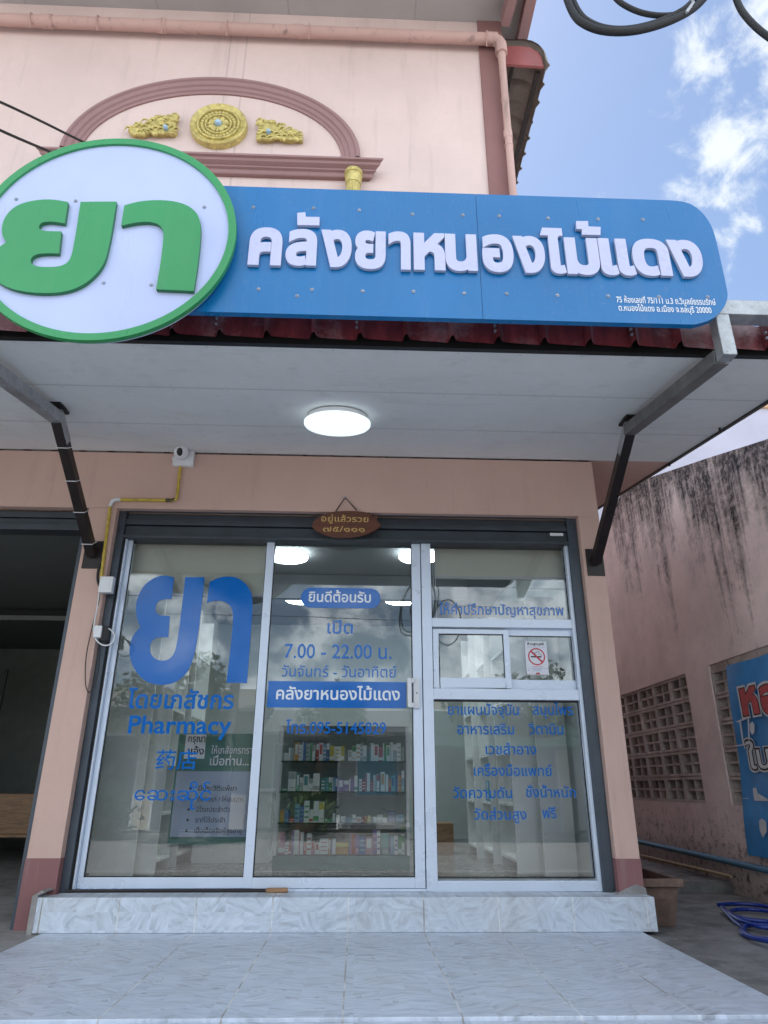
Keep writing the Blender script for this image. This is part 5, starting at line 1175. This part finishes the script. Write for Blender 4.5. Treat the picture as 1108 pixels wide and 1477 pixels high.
# parked motorcycle-free kerb: a low planter row of shrubs
for i, x in enumerate((-6.5, -1.4, 2.0)):
    rn = random.Random(20+i); t = thing('shrub', (x, -14.6, -.4), ('shrub left of the utility pole across the street', 'shrub before the grey shop across the street', 'shrub beside the green awning across the street')[i], 'shrub', 'shrubs across the street'); m = MB()
    for k_ in range(500):
        p = Vector((x+rn.gauss(0,.35), -14.6+rn.gauss(0,.3), .15+rn.gauss(0,.28))); u = Vector((rn.gauss(0,1), rn.gauss(0,1), rn.gauss(0,1))).normalized(); v = u.orthogonal().normalized(); s_ = .1
        m.add([p-u*s_, p-v*s_*.45, p+u*s_, p+v*s_*.45], [(0,1,2,3)])
    m.norecalc = True; m.build('leaves', 'leaf', t)
    MB().lathe([(.0001,-.4),(.28,-.4),(.34,-.05),(.0001,-.05)], (x, -14.6, 0), 'z', 12).build('pot', 'terra', t)

# ================================================================ SKY AND SUN
EL, AZ = R(66), R(-25)     # sun behind the shophouse, a little to the left
w = bpy.data.worlds.new('World'); sc.world = w; w.use_nodes = True; nt = w.node_tree; bg = nt.nodes['Background']
sky = nt.nodes.new('ShaderNodeTexSky'); sky.sky_type = 'NISHITA'; sky.sun_disc = False; sky.sun_elevation = EL; sky.sun_rotation = AZ; sky.air_density = 1.0; sky.dust_density = .5; sky.ozone_density = .6
tc = nt.nodes.new('ShaderNodeTexCoord')
def nd(ty, **k):
    n = nt.nodes.new(ty)
    for a, b in k.items():
        if a in n.inputs.keys(): n.inputs[a].default_value = b
        else: setattr(n, a, b)
    return n
n1 = nd('ShaderNodeTexNoise', Scale=13.0, Detail=10, Roughness=.62, Distortion=.25); nt.links.new(tc.outputs['Generated'], n1.inputs['Vector'])
n2 = nd('ShaderNodeTexNoise', Scale=1.3, Detail=4, Roughness=.5); nt.links.new(tc.outputs['Generated'], n2.inputs['Vector'])
acc = None
for (px, py), rad, amp in (((1100, 20), .12, .22), ((1030, 90), .06, .17), ((1048, 238), .062, .30), ((1000, 235), .04, .2), ((1105, 205), .06, .26), ((1050, 345), .04, .24), ((1108, 120), .05, .2), ((640, 1500), .0, 0)):
    if not amp: continue
    d = (at(px, py, y=500)-CAM).normalized()
    s_ = nd('ShaderNodeVectorMath', operation='DISTANCE'); s_.inputs[1].default_value = d; nt.links.new(tc.outputs['Generated'], s_.inputs[0])
    mr_ = nd('ShaderNodeMapRange', interpolation_type='SMOOTHSTEP'); nt.links.new(s_.outputs['Value'], mr_.inputs[0])
    for i, v in ((1, rad*1.5), (2, 0), (3, 0), (4, amp)): mr_.inputs[i].default_value = v
    if acc is None: acc = mr_.outputs[0]
    else:
        ad = nd('ShaderNodeMath', operation='MAXIMUM'); nt.links.new(acc, ad.inputs[0]); nt.links.new(mr_.outputs[0], ad.inputs[1]); acc = ad.outputs[0]
# clouds thicken towards the street side (behind the camera)
sep = nd('ShaderNodeSeparateXYZ'); nt.links.new(tc.outputs['Generated'], sep.inputs[0])
back = nd('ShaderNodeMapRange'); nt.links.new(sep.outputs['Y'], back.inputs[0])
for i, v in ((1, .25), (2, -.5), (3, 0), (4, .20)): back.inputs[i].default_value = v
def mth(op, a, b):
    n = nd('ShaderNodeMath', operation=op)
    for i, v in enumerate((a, b)):
        if isinstance(v, (int, float)): n.inputs[i].default_value = v
        else: nt.links.new(v, n.inputs[i])
    return n.outputs[0]
tot = mth('ADD', mth('ADD', mth('MULTIPLY', n1.outputs['Fac'], .95), mth('MULTIPLY', n2.outputs['Fac'], .25)), mth('ADD', acc, back.outputs[0]))
cm_ = nd('ShaderNodeMapRange', interpolation_type='SMOOTHSTEP'); nt.links.new(tot, cm_.inputs[0])
for i, v in ((1, .70), (2, .92), (3, .03), (4, .90)): cm_.inputs[i].default_value = v
mx = nd('ShaderNodeMix', data_type='RGBA'); nt.links.new(cm_.outputs[0], mx.inputs[0]); nt.links.new(sky.outputs[0], mx.inputs[6]); 
cb = nd('ShaderNodeMapRange'); nt.links.new(sep.outputs['Y'], cb.inputs[0])      # cloud brightness boosted behind the camera to light the shop front
for i, v in ((1, .3), (2, -.4), (3, 5.4), (4, 18.5)): cb.inputs[i].default_value = v
cc = nd('ShaderNodeVectorMath', operation='SCALE'); cc.inputs[0].default_value = (.94, 1.0, 1.04); nt.links.new(cb.outputs[0], cc.inputs['Scale']); nt.links.new(cc.outputs[0], mx.inputs[7])
nt.links.new(mx.outputs[2], bg.inputs[0]); bg.inputs[1].default_value = .085
sd = bpy.data.lights.new('sun', 'SUN'); sd.energy = 4.6; sd.angle = R(.5); sd.color = (1, .965, .92)
so = bpy.data.objects.new('sun', sd); COL.objects.link(so)
dirv = Vector((math.sin(AZ)*math.cos(EL), math.cos(AZ)*math.cos(EL), math.sin(EL)))
so.rotation_euler = (-dirv).to_track_quat('-Z', 'Y').to_euler(); so.location = (0, 0, 30)
sc.view_settings.view_transform = 'Standard'; sc.view_settings.look = 'None'; sc.view_settings.gamma = 1; sc.view_settings.exposure = 1.25
sc.cycles.use_denoising = True; sc.cycles.max_bounces = 10; sc.cycles.diffuse_bounces = 5; sc.cycles.glossy_bounces = 4; sc.cycles.transparent_max_bounces = 16
sc.cycles.sample_clamp_indirect = 6; sc.cycles.caustics_reflective = False; sc.cycles.caustics_refractive = False
